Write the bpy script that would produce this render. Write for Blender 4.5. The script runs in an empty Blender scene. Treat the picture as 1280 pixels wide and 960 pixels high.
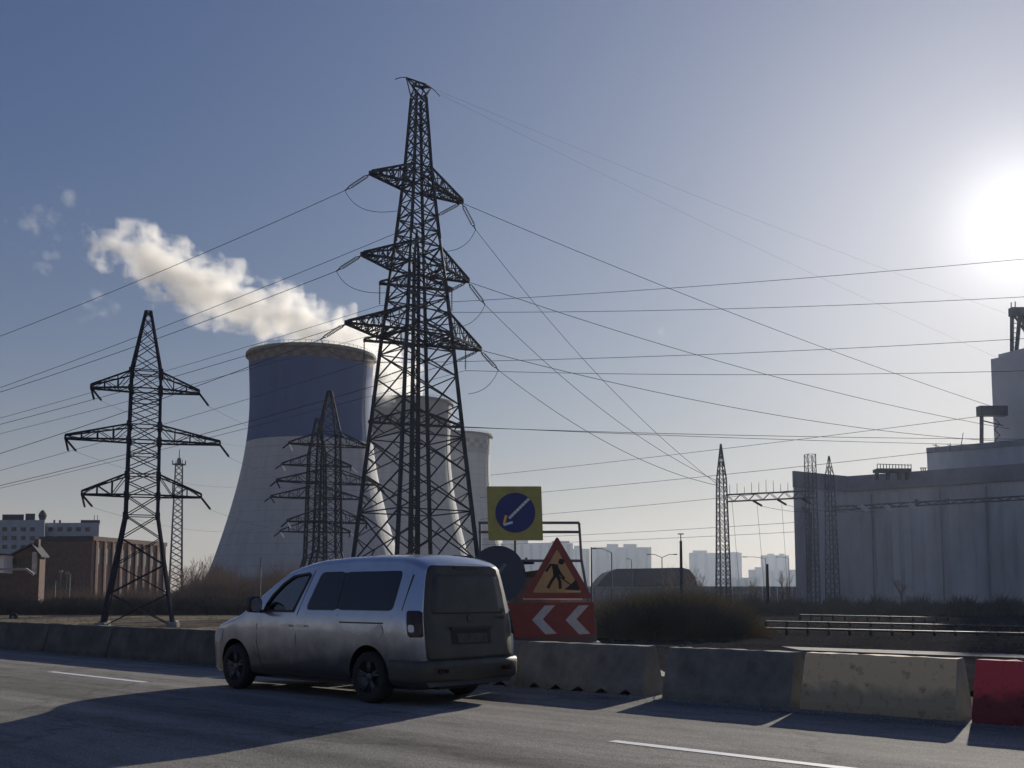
import bpy, bmesh, math, random
from math import sin, cos, tan, radians as R, pi, sqrt
from mathutils import Vector as V, Matrix, Quaternion
random.seed(7)
S = bpy.context.scene
COL = S.collection

# ------------------------------------------------------------------ camera, sky, sun, exposure
K = 1350.0                      # focal length in photo pixels (1280 wide)
PITCH = R(5.5)
HOR = 742.0
SH = HOR - 480 - K * tan(PITCH)
EYE = 1.366
cd = bpy.data.cameras.new('camera'); cam = bpy.data.objects.new('camera', cd); COL.objects.link(cam)
cam.location = (0, 0, EYE); cam.rotation_euler = (pi / 2 + PITCH, 0, 0)
cd.sensor_width = 36; cd.lens = 36 * K / 1280; cd.shift_y = SH / 1280
cd.clip_start = 0.1; cd.clip_end = 20000
S.camera = cam

SUN_EL, SUN_AZ = R(17.6), R(26.0)          # azimuth clockwise from +Y
SUNV = V((sin(SUN_AZ) * cos(SUN_EL), cos(SUN_AZ) * cos(SUN_EL), sin(SUN_EL)))
W_ = bpy.data.worlds.new('World'); S.world = W_; W_.use_nodes = True
nt = W_.node_tree; nt.nodes.clear()
out = nt.nodes.new('ShaderNodeOutputWorld'); bg = nt.nodes.new('ShaderNodeBackground')
sky = nt.nodes.new('ShaderNodeTexSky'); sky.sky_type = 'NISHITA'; sky.sun_disc = False
sky.sun_elevation = SUN_EL; sky.sun_rotation = SUN_AZ
sky.air_density = 1.0; sky.dust_density = 0.25; sky.ozone_density = 2.5; sky.altitude = 100
bg.inputs['Strength'].default_value = 0.061
# the sun's aureole: dust round the disc scatters forward
geo = nt.nodes.new('ShaderNodeNewGeometry')
dot = nt.nodes.new('ShaderNodeVectorMath'); dot.operation = 'DOT_PRODUCT'
dot.inputs[1].default_value = (-SUNV.x, -SUNV.y, -SUNV.z)
nt.links.new(geo.outputs['Incoming'], dot.inputs[0])
def wmath(op, a, b):
    n = nt.nodes.new('ShaderNodeMath'); n.operation = op
    for i, q in enumerate((a, b)):
        if isinstance(q, (int, float)): n.inputs[i].default_value = q
        else: nt.links.new(q, n.inputs[i])
    return n.outputs[0]
ct = wmath('MAXIMUM', dot.outputs['Value'], 0.0)
core = wmath('MULTIPLY', wmath('POWER', ct, 700.0), 9.0)
mid = wmath('MULTIPLY', wmath('POWER', ct, 60.0), 3.6)
wide = wmath('MULTIPLY', wmath('POWER', ct, 10.0), 2.8)
tot = wmath('ADD', wmath('ADD', core, mid), wide)
mul = nt.nodes.new('ShaderNodeVectorMath'); mul.operation = 'SCALE'; mul.inputs[0].default_value = (1.0, 0.97, 0.95)
nt.links.new(tot, mul.inputs['Scale'])
add = nt.nodes.new('ShaderNodeVectorMath'); add.operation = 'ADD'
# the phone's tone curve and white balance: softer contrast between zenith and horizon, channel by channel
sep = nt.nodes.new('ShaderNodeSeparateColor'); cmb = nt.nodes.new('ShaderNodeCombineColor'); nt.links.new(sky.outputs[0], sep.inputs[0])
for i_, (g_, k_) in enumerate(((.83, .97), (.76, 1.07), (.49, 2.12))): nt.links.new(wmath('MULTIPLY', wmath('POWER', sep.outputs[i_], g_), k_), cmb.inputs[i_])
# dusty warm air lying along the whole horizon
hsep = nt.nodes.new('ShaderNodeSeparateXYZ'); nt.links.new(geo.outputs['Incoming'], hsep.inputs[0])
el_ = wmath('MAXIMUM', wmath('MULTIPLY', hsep.outputs['Z'], -1.0), 0.0)
hw = wmath('MULTIPLY', wmath('POWER', wmath('SUBTRACT', 1.0, el_), 9.0), .85)
hmix = nt.nodes.new('ShaderNodeMix'); hmix.data_type = 'RGBA'; nt.links.new(hw, hmix.inputs[0]); nt.links.new(cmb.outputs[0], hmix.inputs[6]); hmix.inputs[7].default_value = (7.7, 6.8, 5.6, 1)
nt.links.new(hmix.outputs[2], add.inputs[0]); nt.links.new(mul.outputs[0], add.inputs[1])
nt.links.new(add.outputs[0], bg.inputs['Color']); nt.links.new(bg.outputs[0], out.inputs[0])
sl = bpy.data.lights.new('sun', 'SUN'); sl.energy = 5.0; sl.angle = R(0.5); sl.color = (1, .93, .82)
so = bpy.data.objects.new('sun', sl); COL.objects.link(so); so.rotation_euler = (-SUNV).to_track_quat('-Z', 'Y').to_euler()
S.view_settings.view_transform = 'Standard'; S.view_settings.look = 'None'
S.view_settings.exposure = -0.05; S.view_settings.gamma = 1
S.cycles.use_denoising = True
S.cycles.max_bounces = 24; S.cycles.volume_bounces = 24; S.cycles.transparent_max_bounces = 12
S.cycles.volume_max_steps = 256; S.cycles.volume_step_rate = 1.0
S.cycles.sample_clamp_indirect = 4

def at(px, py, Y):
    a = (px - 640) / K; b = -(py - 480 - SH) / K
    d = V((a, cos(PITCH) - b * sin(PITCH), sin(PITCH) + b * cos(PITCH)))
    return d * (Y / d.y) + V((0, 0, EYE))

# ------------------------------------------------------------------ materials
MATS = {}
def mat(name, col, rough=.8, metal=0., var=.25, scale=3., bump=0., col2=None, spec=.5, detail=6, coat=0., stretch=None, thr=None):
    """noise-varied principled material in object coordinates"""
    if name in MATS: return MATS[name]
    m = bpy.data.materials.new(name); m.use_nodes = True; MATS[name] = m
    t = m.node_tree; b = t.nodes['Principled BSDF']
    tc = t.nodes.new('ShaderNodeTexCoord'); mp = t.nodes.new('ShaderNodeMapping')
    if stretch: mp.inputs['Scale'].default_value = stretch
    nz = t.nodes.new('ShaderNodeTexNoise'); nz.inputs['Scale'].default_value = scale; nz.inputs['Detail'].default_value = detail
    nz.inputs['Roughness'].default_value = .65
    t.links.new(tc.outputs['Object'], mp.inputs[0]); t.links.new(mp.outputs[0], nz.inputs['Vector'])
    cr = t.nodes.new('ShaderNodeValToRGB')
    lo = col2 or tuple(c * (1 - var) for c in col); hi = col if col2 else tuple(min(1, c * (1 + var)) for c in col)
    a0, a1 = thr or (.32, .68)
    cr.color_ramp.elements[0].position = a0; cr.color_ramp.elements[1].position = a1
    cr.color_ramp.elements[0].color = (*lo, 1); cr.color_ramp.elements[1].color = (*hi, 1)
    t.links.new(nz.outputs['Fac'], cr.inputs[0]); t.links.new(cr.outputs[0], b.inputs['Base Color'])
    b.inputs['Roughness'].default_value = rough; b.inputs['Metallic'].default_value = metal
    b.inputs['Specular IOR Level'].default_value = spec
    if coat: b.inputs['Coat Weight'].default_value = coat; b.inputs['Coat Roughness'].default_value = .08
    if bump:
        n2 = t.nodes.new('ShaderNodeTexNoise'); n2.inputs['Scale'].default_value = scale * 6; n2.inputs['Detail'].default_value = 4
        t.links.new(mp.outputs[0], n2.inputs['Vector'])
        bp = t.nodes.new('ShaderNodeBump'); bp.inputs['Strength'].default_value = bump; bp.inputs['Distance'].default_value = .02
        t.links.new(n2.outputs['Fac'], bp.inputs['Height']); t.links.new(bp.outputs[0], b.inputs['Normal'])
    return m

STEEL = mat('dark_painted_steel', (.024, .028, .048), .8, .0, .3, .7, spec=.2)
STEEL2 = mat('grey_galvanised_steel', (.13, .14, .16), .55, .4, .3, .7)
WIRE = mat('aluminium_wire', (.05, .055, .07), .9, 0, .2, .2, spec=.05)
INSUL = mat('insulator_glass', (.03, .034, .042), .8, 0, .2, 3, spec=.1)
INSUL_W = mat('white_and_sunlit_gloss', (.8, .8, .8), .2, 0, .05, 3)
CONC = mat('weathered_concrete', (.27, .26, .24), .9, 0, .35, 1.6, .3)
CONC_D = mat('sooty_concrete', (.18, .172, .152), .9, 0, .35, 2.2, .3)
RUBBER = mat('tyre_rubber', (.018, .018, .02), .85, 0, .2, 20)
BLACK = mat('black_plastic', (.02, .02, .022), .5, 0, .2, 12)
CHROME = mat('brushed_alloy', (.5, .5, .52), .25, 1., .1, 10)
PAINT = mat('dirty_silver_paint', (.54, .58, .67), .22, .75, .18, 2.2, 0, (.45, .48, .55), coat=.6)
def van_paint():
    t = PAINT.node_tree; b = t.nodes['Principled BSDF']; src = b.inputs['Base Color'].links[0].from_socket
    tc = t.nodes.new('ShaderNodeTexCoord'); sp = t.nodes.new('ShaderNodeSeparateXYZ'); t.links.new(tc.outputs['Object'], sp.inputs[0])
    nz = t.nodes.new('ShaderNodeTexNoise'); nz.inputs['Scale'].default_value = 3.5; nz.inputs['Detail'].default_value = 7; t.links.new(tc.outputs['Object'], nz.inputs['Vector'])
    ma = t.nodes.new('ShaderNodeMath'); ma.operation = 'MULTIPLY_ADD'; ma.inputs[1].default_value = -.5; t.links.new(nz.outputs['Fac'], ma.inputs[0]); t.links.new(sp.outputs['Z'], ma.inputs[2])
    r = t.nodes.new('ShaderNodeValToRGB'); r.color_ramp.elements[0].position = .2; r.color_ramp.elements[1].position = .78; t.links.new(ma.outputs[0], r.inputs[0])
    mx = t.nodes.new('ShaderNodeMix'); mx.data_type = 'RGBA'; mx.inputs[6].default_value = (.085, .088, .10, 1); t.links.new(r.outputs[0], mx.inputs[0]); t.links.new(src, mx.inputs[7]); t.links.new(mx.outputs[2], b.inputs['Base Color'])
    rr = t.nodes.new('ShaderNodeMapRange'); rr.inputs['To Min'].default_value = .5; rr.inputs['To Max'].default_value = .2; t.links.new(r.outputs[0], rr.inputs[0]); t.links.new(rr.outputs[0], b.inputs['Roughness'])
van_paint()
PAINTD = mat('shaded_silver_paint', (.085, .085, .072), .55, .2, .2, 3.0, 0, (.06, .058, .05), coat=.05)  # silver paint darkened for the rear, which faces away from the sun
GLASSD = mat('tinted_glass', (.012, .015, .022), .06, 0, .1, 2, spec=.6)
WHITE = mat('white_reflective_film', (.72, .72, .74), .5, 0, .08, 8)
LINE = mat('worn_road_paint', (.72, .72, .7), .7, 0, .2, 9, 0, (.4, .4, .4), thr=(.3, .45))

# ------------------------------------------------------------------ mesh helpers
def mesh(name, verts, faces, m=None, parent=None, smooth=False, loc=None, rotz=None):
    me = bpy.data.meshes.new(name); me.from_pydata([tuple(v) for v in verts], [], faces); me.update()
    if smooth:
        for p in me.polygons: p.use_smooth = True
    return link(name, me, m, parent, loc, rotz)
def link(name, me, m=None, parent=None, loc=None, rotz=None):
    o = bpy.data.objects.new(name, me); COL.objects.link(o)
    if m and not me.materials: me.materials.append(m)
    if parent: o.parent = parent
    if loc is not None: o.location = loc
    if rotz: o.rotation_euler = (0, 0, rotz)
    return o
def tag(o, label=None, cat=None, group=None, kind=None):
    if label: o['label'] = label
    if cat: o['category'] = cat
    if group: o['group'] = group
    if kind: o['kind'] = kind
    return o
def thing(name, label, cat, loc=(0, 0, 0), rotz=0, group=None):
    o = bpy.data.objects.new(name, None); COL.objects.link(o); o.location = loc; o.rotation_euler = (0, 0, rotz)
    o.empty_display_size = .2
    return tag(o, label, cat, group)
def copy_tree(o, parent=None):
    c = o.copy(); COL.objects.link(c)
    if parent: c.parent = parent
    for ch in list(o.children): copy_tree(ch, c)
    return c
class MB:
    def __init__(s): s.v = []; s.f = []
    def add(s, vs, fs):
        k = len(s.v); s.v += [V(q) for q in vs]; s.f += [[i + k for i in f] for f in fs]; return s
    def box(s, c, d, rz=0):
        x, y, z = d[0] / 2, d[1] / 2, d[2] / 2; c = V(c); q = Matrix.Rotation(rz, 3, 'Z')
        vs = [c + q @ V((a * x, b * y, e * z)) for e in (-1, 1) for a, b in ((-1, -1), (1, -1), (1, 1), (-1, 1))]
        return s.add(vs, [(3, 2, 1, 0), (4, 5, 6, 7), (0, 1, 5, 4), (1, 2, 6, 5), (2, 3, 7, 6), (3, 0, 4, 7)])
    def bar(s, p, q, w, w2=None, n=4):
        p, q = V(p), V(q); d = (q - p)
        if d.length < 1e-6: return s
        a = d.orthogonal().normalized() if abs(d.normalized().z) > .99 else d.cross(V((0, 0, 1))).normalized()
        b = d.cross(a).normalized(); w2 = w2 or w; vs = []
        for c, r in ((p, w), (q, w2)):
            for i in range(n):
                t = 2 * pi * (i + .5) / n; vs.append(c + (a * cos(t) + b * sin(t)) * r * .7071)
        return s.add(vs, [tuple(range(n))[::-1], tuple(range(n, 2 * n))] + [(i, (i + 1) % n, n + (i + 1) % n, n + i) for i in range(n)])
    def tube(s, pts, r, n=5):
        pts = [V(p) for p in pts]; vs = []; k = len(pts)
        for i, p in enumerate(pts):
            d = (pts[min(k - 1, i + 1)] - pts[max(0, i - 1)]).normalized(); a = d.cross(V((0, 0, 1)))
            a = a.normalized() if a.length > .05 else V((1, 0, 0)); b = d.cross(a).normalized()
            vs += [p + (a * cos(2 * pi * j / n) + b * sin(2 * pi * j / n)) * r for j in range(n)]
        return s.add(vs, [(i * n + j, i * n + (j + 1) % n, (i + 1) * n + (j + 1) % n, (i + 1) * n + j) for i in range(k - 1) for j in range(n)])
    def prism(s, poly, h0, h1, f):
        """poly of 2-D points, f(x,y,h)->3-D"""
        n = len(poly)
        return s.add([f(x, y, h) for h in (h0, h1) for x, y in poly],
                     [tuple(range(n))[::-1], tuple(range(n, 2 * n))] + [(i, (i + 1) % n, n + (i + 1) % n, n + i) for i in range(n)])
    def lathe(s, prof, n=16, f=lambda r, t, z: V((r * cos(t), r * sin(t), z)), close=False):
        vs = [f(r, 2 * pi * i / n, z) for r, z in prof for i in range(n)]
        fs = [(k * n + i, k * n + (i + 1) % n, (k + 1) * n + (i + 1) % n, (k + 1) * n + i) for k in range(len(prof) - 1) for i in range(n)]
        if close: fs += [tuple(range(n))[::-1], tuple(range((len(prof) - 1) * n, len(prof) * n))]
        return s.add(vs, fs)
    def build(s, name, m=None, parent=None, smooth=False, loc=None, rotz=None, norm=True):
        o = mesh(name, s.v, s.f, m, parent, smooth, loc, rotz)
        if norm:
            b = bmesh.new(); b.from_mesh(o.data); bmesh.ops.recalc_face_normals(b, faces=b.faces); b.to_mesh(o.data); b.free()
        return o
UNIT = MB().box((0, 0, .5), (1, 1, 1))
_unit = {}
def strut(name, p, q, w, m, parent):
    """one bar of a lattice: shares one mesh"""
    p, q = V(p), V(q); d = q - p
    if m.name not in _unit:
        me = bpy.data.meshes.new('steel_bar'); me.from_pydata([tuple(v) for v in UNIT.v], [], UNIT.f); me.materials.append(m); _unit[m.name] = me
    o = bpy.data.objects.new(name, _unit[m.name]); COL.objects.link(o); o.parent = parent
    o.location = p; o.rotation_mode = 'QUATERNION'; o.rotation_quaternion = d.to_track_quat('Z', 'Y'); o.scale = (w, w, d.length)
    return o
def lerp(a, b, t): return a + (b - a) * t
def interp(tab, x):
    if x <= tab[0][0]: return tab[0][1]
    for (a, p), (b, q) in zip(tab, tab[1:]):
        if x <= b: return p + (q - p) * (x - a) / (b - a)
    return tab[-1][1]

# ------------------------------------------------------------------ ground, road
TH = 0.7518                                            # road direction
D = V((-cos(TH), sin(TH), 0)); N = V((sin(TH), cos(TH), 0))
ROT = math.atan2(D.y, D.x)                             # local x runs along the road
def road(d, n, z=0): return D * d + N * n + V((0, 0, z))
GZ = -1.0
GRASS = mat('dry_winter_grass', (.30, .25, .18), 1., 0, .3, .35, .6, (.08, .07, .055), detail=9, spec=0)
def terrain():
    vs = []; fs = []
    ns = [-2500, -60, -14, -13, 13.3, 14.5, 19, 40, 100, 220, 420, 900, 1800, 3600]
    ds = [-2500, -600, -200, -60, -20, 0, 10, 20, 40, 60, 100, 160, 240, 400, 700, 1400, 3200]
    for n in ns:
        for d in ds:
            z = -.03 if -13.5 < n < 14 else (-.25 if n in (14.5,) else GZ)
            if n > 14.6 and n < 300: z += random.uniform(-.05, .05)
            p = road(d, n, z); p.x = max(-2400, min(2400, p.x)); p.y = max(-500, min(2700, p.y)); vs.append(p)
    m = len(ds)
    for i in range(len(ns) - 1):
        for j in range(m - 1): fs.append((i * m + j, i * m + j + 1, (i + 1) * m + j + 1, (i + 1) * m + j))
    b = MB().add(vs, fs); o = b.build('ground', GRASS)
    if o.data.polygons[len(fs) // 2].normal.z < 0: o.data.flip_normals()
    return tag(o, kind='structure')
terrain()

def asphalt():
    m = bpy.data.materials.new('asphalt'); m.use_nodes = True; t = m.node_tree; b = t.nodes['Principled BSDF']
    tc = t.nodes.new('ShaderNodeTexCoord')
    def noise(scale, st=(1, 1, 1), det=6):
        mp = t.nodes.new('ShaderNodeMapping'); mp.inputs['Scale'].default_value = st
        n = t.nodes.new('ShaderNodeTexNoise'); n.inputs['Scale'].default_value = scale; n.inputs['Detail'].default_value = det; n.inputs['Roughness'].default_value = .6
        t.links.new(tc.outputs['Object'], mp.inputs[0]); t.links.new(mp.outputs[0], n.inputs['Vector']); return n.outputs['Fac']
    def ramp(f, stops):
        r = t.nodes.new('ShaderNodeValToRGB'); e = r.color_ramp.elements
        e[0].position, e[0].color = stops[0][0], (*[stops[0][1]] * 3, 1); e[1].position, e[1].color = stops[-1][0], (*[stops[-1][1]] * 3, 1)
        for p_, c_ in stops[1:-1]: q = e.new(p_); q.color = (c_, c_, c_, 1)
        t.links.new(f, r.inputs[0]); return r.outputs[0]
    def mix(a, c, f, mode='MULTIPLY'):
        x = t.nodes.new('ShaderNodeMix'); x.data_type = 'RGBA'; x.blend_type = mode; x.inputs[0].default_value = f
        t.links.new(a, x.inputs[6]); t.links.new(c, x.inputs[7]); return x.outputs[2]
    base = ramp(noise(.5, (.15, 1, 1)), [(.3, .195), (.7, .31)])           # patches drawn out along the lanes
    tracks = ramp(noise(1.1, (.012, 1, 1), 3), [(.35, .62), (.6, 1.15)])    # wheel tracks and grime bands
    grain = ramp(noise(55, (1, 1, 1), 3), [(.3, .35), (.5, .95), (.72, 1.9)])
    spots = ramp(noise(3.0, (.5, 1, 1), 8), [(.36, .7), (.5, 1.0)])
    mp2 = t.nodes.new('ShaderNodeMapping'); mp2.inputs['Scale'].default_value = (.35, .6, 1); dn = t.nodes.new('ShaderNodeTexNoise'); dn.inputs['Scale'].default_value = 1.3; dn.inputs['Detail'].default_value = 5
    t.links.new(tc.outputs['Object'], dn.inputs['Vector']); va = t.nodes.new('ShaderNodeVectorMath'); va.operation = 'MULTIPLY_ADD'; va.inputs[1].default_value = (1.6, 1.6, 0)
    t.links.new(dn.outputs['Color'], va.inputs[0]); t.links.new(tc.outputs['Object'], va.inputs[2]); t.links.new(va.outputs[0], mp2.inputs[0])
    vo = t.nodes.new('ShaderNodeTexVoronoi'); vo.feature = 'DISTANCE_TO_EDGE'; vo.inputs['Scale'].default_value = .42; t.links.new(mp2.outputs[0], vo.inputs['Vector'])
    crack = ramp(vo.outputs['Distance'], [(.0, .35), (.006, .55), (.012, 1.0)])
    coarse = ramp(noise(17, (1, 1, 1), 5), [(.3, .72), (.7, 1.25)])
    drips = ramp(noise(.9, (.25, 2.2, 1), 7), [(.30, .55), (.42, 1.0)])
    c = mix(mix(mix(mix(base, tracks, .9), grain, .85), spots, .7), crack, .4); c = mix(mix(c, coarse, .8), drips, .6)
    tint = t.nodes.new('ShaderNodeMix'); tint.data_type = 'RGBA'; tint.blend_type = 'MULTIPLY'; tint.inputs[0].default_value = 1
    tint.inputs[7].default_value = (1.08, 1, .89, 1); t.links.new(c, tint.inputs[6]); t.links.new(tint.outputs[2], b.inputs['Base Color'])
    rr = ramp(noise(.8, (.05, 1, 1), 4), [(.3, .78), (.7, .95)]); t.links.new(rr, b.inputs['Roughness']); b.inputs['Specular IOR Level'].default_value = .04
    bp = t.nodes.new('ShaderNodeBump'); bp.inputs['Strength'].default_value = .55; bp.inputs['Distance'].default_value = .012
    t.links.new(noise(70, (1, 1, 1), 3), bp.inputs['Height']); t.links.new(bp.outputs[0], b.inputs['Normal'])
    return m
rd = MB(); rd.add([(-320, -12.5, 0), (420, -12.5, 0), (420, 13.2, 0), (-320, 13.2, 0), (-320, -12.5, -.12), (420, -12.5, -.12), (420, 13.2, -.12), (-320, 13.2, -.12)],
                  [(0, 1, 2, 3), (7, 6, 5, 4), (0, 4, 5, 1), (1, 5, 6, 2), (2, 6, 7, 3), (3, 7, 4, 0)])
tag(rd.build('road', asphalt(), rotz=ROT, norm=False), kind='structure')
# lane dashes: local y is n (N = left of D?)
SGN = 1 if (Matrix.Rotation(ROT, 3, 'Z') @ V((0, 1, 0))).dot(N) > 0 else -1
def lane_dash(d0, d1, n, w=.13):
    pts = []; k = 10; rr = random.Random(int(d0 * 31 + n * 7)); vs = []
    for i in range(k + 1):
        t = d0 + (d1 - d0) * i / k; j = rr.uniform(-.006, .006)
        vs += [(t, SGN * (n - w / 2 + j), .004), (t, SGN * (n + w / 2 - j), .004)]
    fs = [(2 * i, 2 * i + 1, 2 * i + 3, 2 * i + 2) for i in range(k)]
    o = mesh('lane_marking', vs, fs, LINE, rotz=ROT)
    if o.data.polygons[0].normal.z < 0: o.data.flip_normals()
    return tag(o, kind='structure')
lane_dash(15.66, 19.0, 8.47); lane_dash(2.4, 6.3, 8.1)
for d0, n in ((27.5, 8.5), (39, 8.5), (51, 8.5), (63, 8.5), (-9, 8.1), (-14, 4.5), (24, 4.5), (36, 4.5)): lane_dash(d0, d0 + 3.5, n)

# ------------------------------------------------------------------ concrete barrier blocks
def barrier_mesh(L, h=.665, wb=.5, wt=.19, slots=0, seed=0, notch=False):
    """profile along local x, batter on both sides, a chipped top edge"""
    rr = random.Random(seed); k = 16; vs = []; fs = []
    prof = [(-wb / 2, 0), (-wb / 2, .09), (-wt / 2 - .015, h - .03), (-wt / 2 + .012, h), (wt / 2 - .012, h), (wt / 2 + .015, h - .03), (wb / 2, .09), (wb / 2, 0)]
    m = len(prof)
    for i in range(k + 1):
        x = -L / 2 + L * i / k
        for j, (y, z) in enumerate(prof):
            ch = rr.uniform(0, .012) if j in (2, 3, 4, 5) else rr.uniform(-.004, .004)
            if rr.random() < .12 and j in (2, 3): ch += .02
            zz = z - (ch if j in (2, 3, 4, 5) else 0)
            if slots and j in (0, 1, 6, 7):
                ph = (x / L + .5) * slots % 1
                if .34 < ph < .66 and z == 0: zz = .075
            xx = x
            if i in (0, k): xx = x * (1 - .045 * z / L * (1 if i else 1)) if True else x
            vs.append((xx, y + rr.uniform(-.003, .003), zz))
    for i in range(k):
        for j in range(m): a = i * m + j; b = i * m + (j + 1) % m; fs.append((a, b, b + m, a + m))
    fs += [tuple(range(m)), tuple(range(k * m, (k + 1) * m))[::-1]]
    return MB().add(vs, fs)
def lit_band_paint(name, top, low, lv=.38, red=False):
    """concrete with a ragged lighter upper band, bounced light put into the colour, and grime"""
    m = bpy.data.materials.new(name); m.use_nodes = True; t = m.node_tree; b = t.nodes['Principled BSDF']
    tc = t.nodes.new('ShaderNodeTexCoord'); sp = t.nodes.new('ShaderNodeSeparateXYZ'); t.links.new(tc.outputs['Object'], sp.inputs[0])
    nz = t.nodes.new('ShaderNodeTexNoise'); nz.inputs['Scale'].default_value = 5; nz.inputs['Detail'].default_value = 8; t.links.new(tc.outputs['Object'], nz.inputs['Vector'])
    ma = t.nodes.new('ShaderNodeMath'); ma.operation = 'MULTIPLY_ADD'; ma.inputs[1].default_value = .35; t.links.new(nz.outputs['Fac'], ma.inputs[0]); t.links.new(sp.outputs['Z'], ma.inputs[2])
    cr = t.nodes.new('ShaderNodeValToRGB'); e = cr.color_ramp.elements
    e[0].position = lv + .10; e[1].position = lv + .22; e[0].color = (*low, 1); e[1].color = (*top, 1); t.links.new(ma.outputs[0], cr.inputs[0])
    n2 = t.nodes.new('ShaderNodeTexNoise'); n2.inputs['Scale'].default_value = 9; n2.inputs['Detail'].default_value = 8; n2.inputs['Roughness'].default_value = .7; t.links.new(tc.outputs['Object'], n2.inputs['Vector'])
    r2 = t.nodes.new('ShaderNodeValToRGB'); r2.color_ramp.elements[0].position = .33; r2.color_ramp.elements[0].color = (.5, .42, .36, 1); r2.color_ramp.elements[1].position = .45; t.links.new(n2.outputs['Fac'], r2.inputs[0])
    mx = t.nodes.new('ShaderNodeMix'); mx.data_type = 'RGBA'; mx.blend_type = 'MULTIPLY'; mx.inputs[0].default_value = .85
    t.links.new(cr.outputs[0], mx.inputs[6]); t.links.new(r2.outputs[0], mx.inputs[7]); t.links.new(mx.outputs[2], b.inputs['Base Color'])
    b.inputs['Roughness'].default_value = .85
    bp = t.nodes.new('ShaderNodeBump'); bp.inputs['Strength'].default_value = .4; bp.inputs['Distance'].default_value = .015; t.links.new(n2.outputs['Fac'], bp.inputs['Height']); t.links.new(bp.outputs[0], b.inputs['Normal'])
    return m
B_BEIGE = lit_band_paint('ochre_with_lit_band', (.80, .59, .34), (.42, .34, .22), .30)  # upper half coloured lighter to carry bounced light
B_RED = lit_band_paint('red_with_lit_band', (.66, .08, .09), (.20, .04, .045), .32)  # red paint, brightened above for the same bounced light
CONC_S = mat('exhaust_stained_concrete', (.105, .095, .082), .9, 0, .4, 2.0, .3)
def nline(d): return interp([(2, 12.13), (11, 12.08), (18, 11.55), (29, 11.35), (120, 11.4)], d)
def barrier(d0, d1, m, label, slots=0, seed=0, mb=None, group='concrete barrier blocks along the road edge', dn=0):
    dc = (d0 + d1) / 2; n = nline(dc) + dn
    b = mb or barrier_mesh(abs(d1 - d0), slots=slots, seed=seed)
    p0, p1 = road(d0, nline(d0)), road(d1, nline(d1)); e = p1 - p0
    o = b.build('barrier_block', m, loc=road(dc, n), rotz=math.atan2(e.y, e.x))
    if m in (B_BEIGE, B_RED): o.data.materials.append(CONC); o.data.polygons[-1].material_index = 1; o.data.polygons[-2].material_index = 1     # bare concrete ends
    return tag(o, label, 'barrier', group)
barrier(8.70, 10.9, CONC_D, 'dark grey concrete barrier block with dark foot slots, just right of the van', 5, 1)
barrier(6.52, 8.38, CONC_D, 'plain dark concrete barrier block between the slotted one and the ochre one', 0, 2)
barrier(4.57, 6.40, B_BEIGE, 'ochre concrete barrier block with bounced light painted on its upper half', 0, 3)
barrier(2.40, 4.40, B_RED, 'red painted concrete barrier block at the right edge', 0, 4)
barrier(11.0, 13.4, CONC_D, 'concrete barrier block behind the rear of the van', 5, 5)
d = 13.5; k = 0
LB = ['dark barrier block touching the nose of the van', 'dark barrier block just left of the van bonnet', 'dark barrier block right of the left pylon legs', 'dark barrier block in front of the left pylon', 'dark barrier block just left of the left pylon', 'dark barrier block nearest the left edge']
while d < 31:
    barrier(d, d + 2.95, CONC_S, LB[min(k, 5)], 0, 10 + k, group='dark barrier row left of the van'); d += 3.0; k += 1

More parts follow.
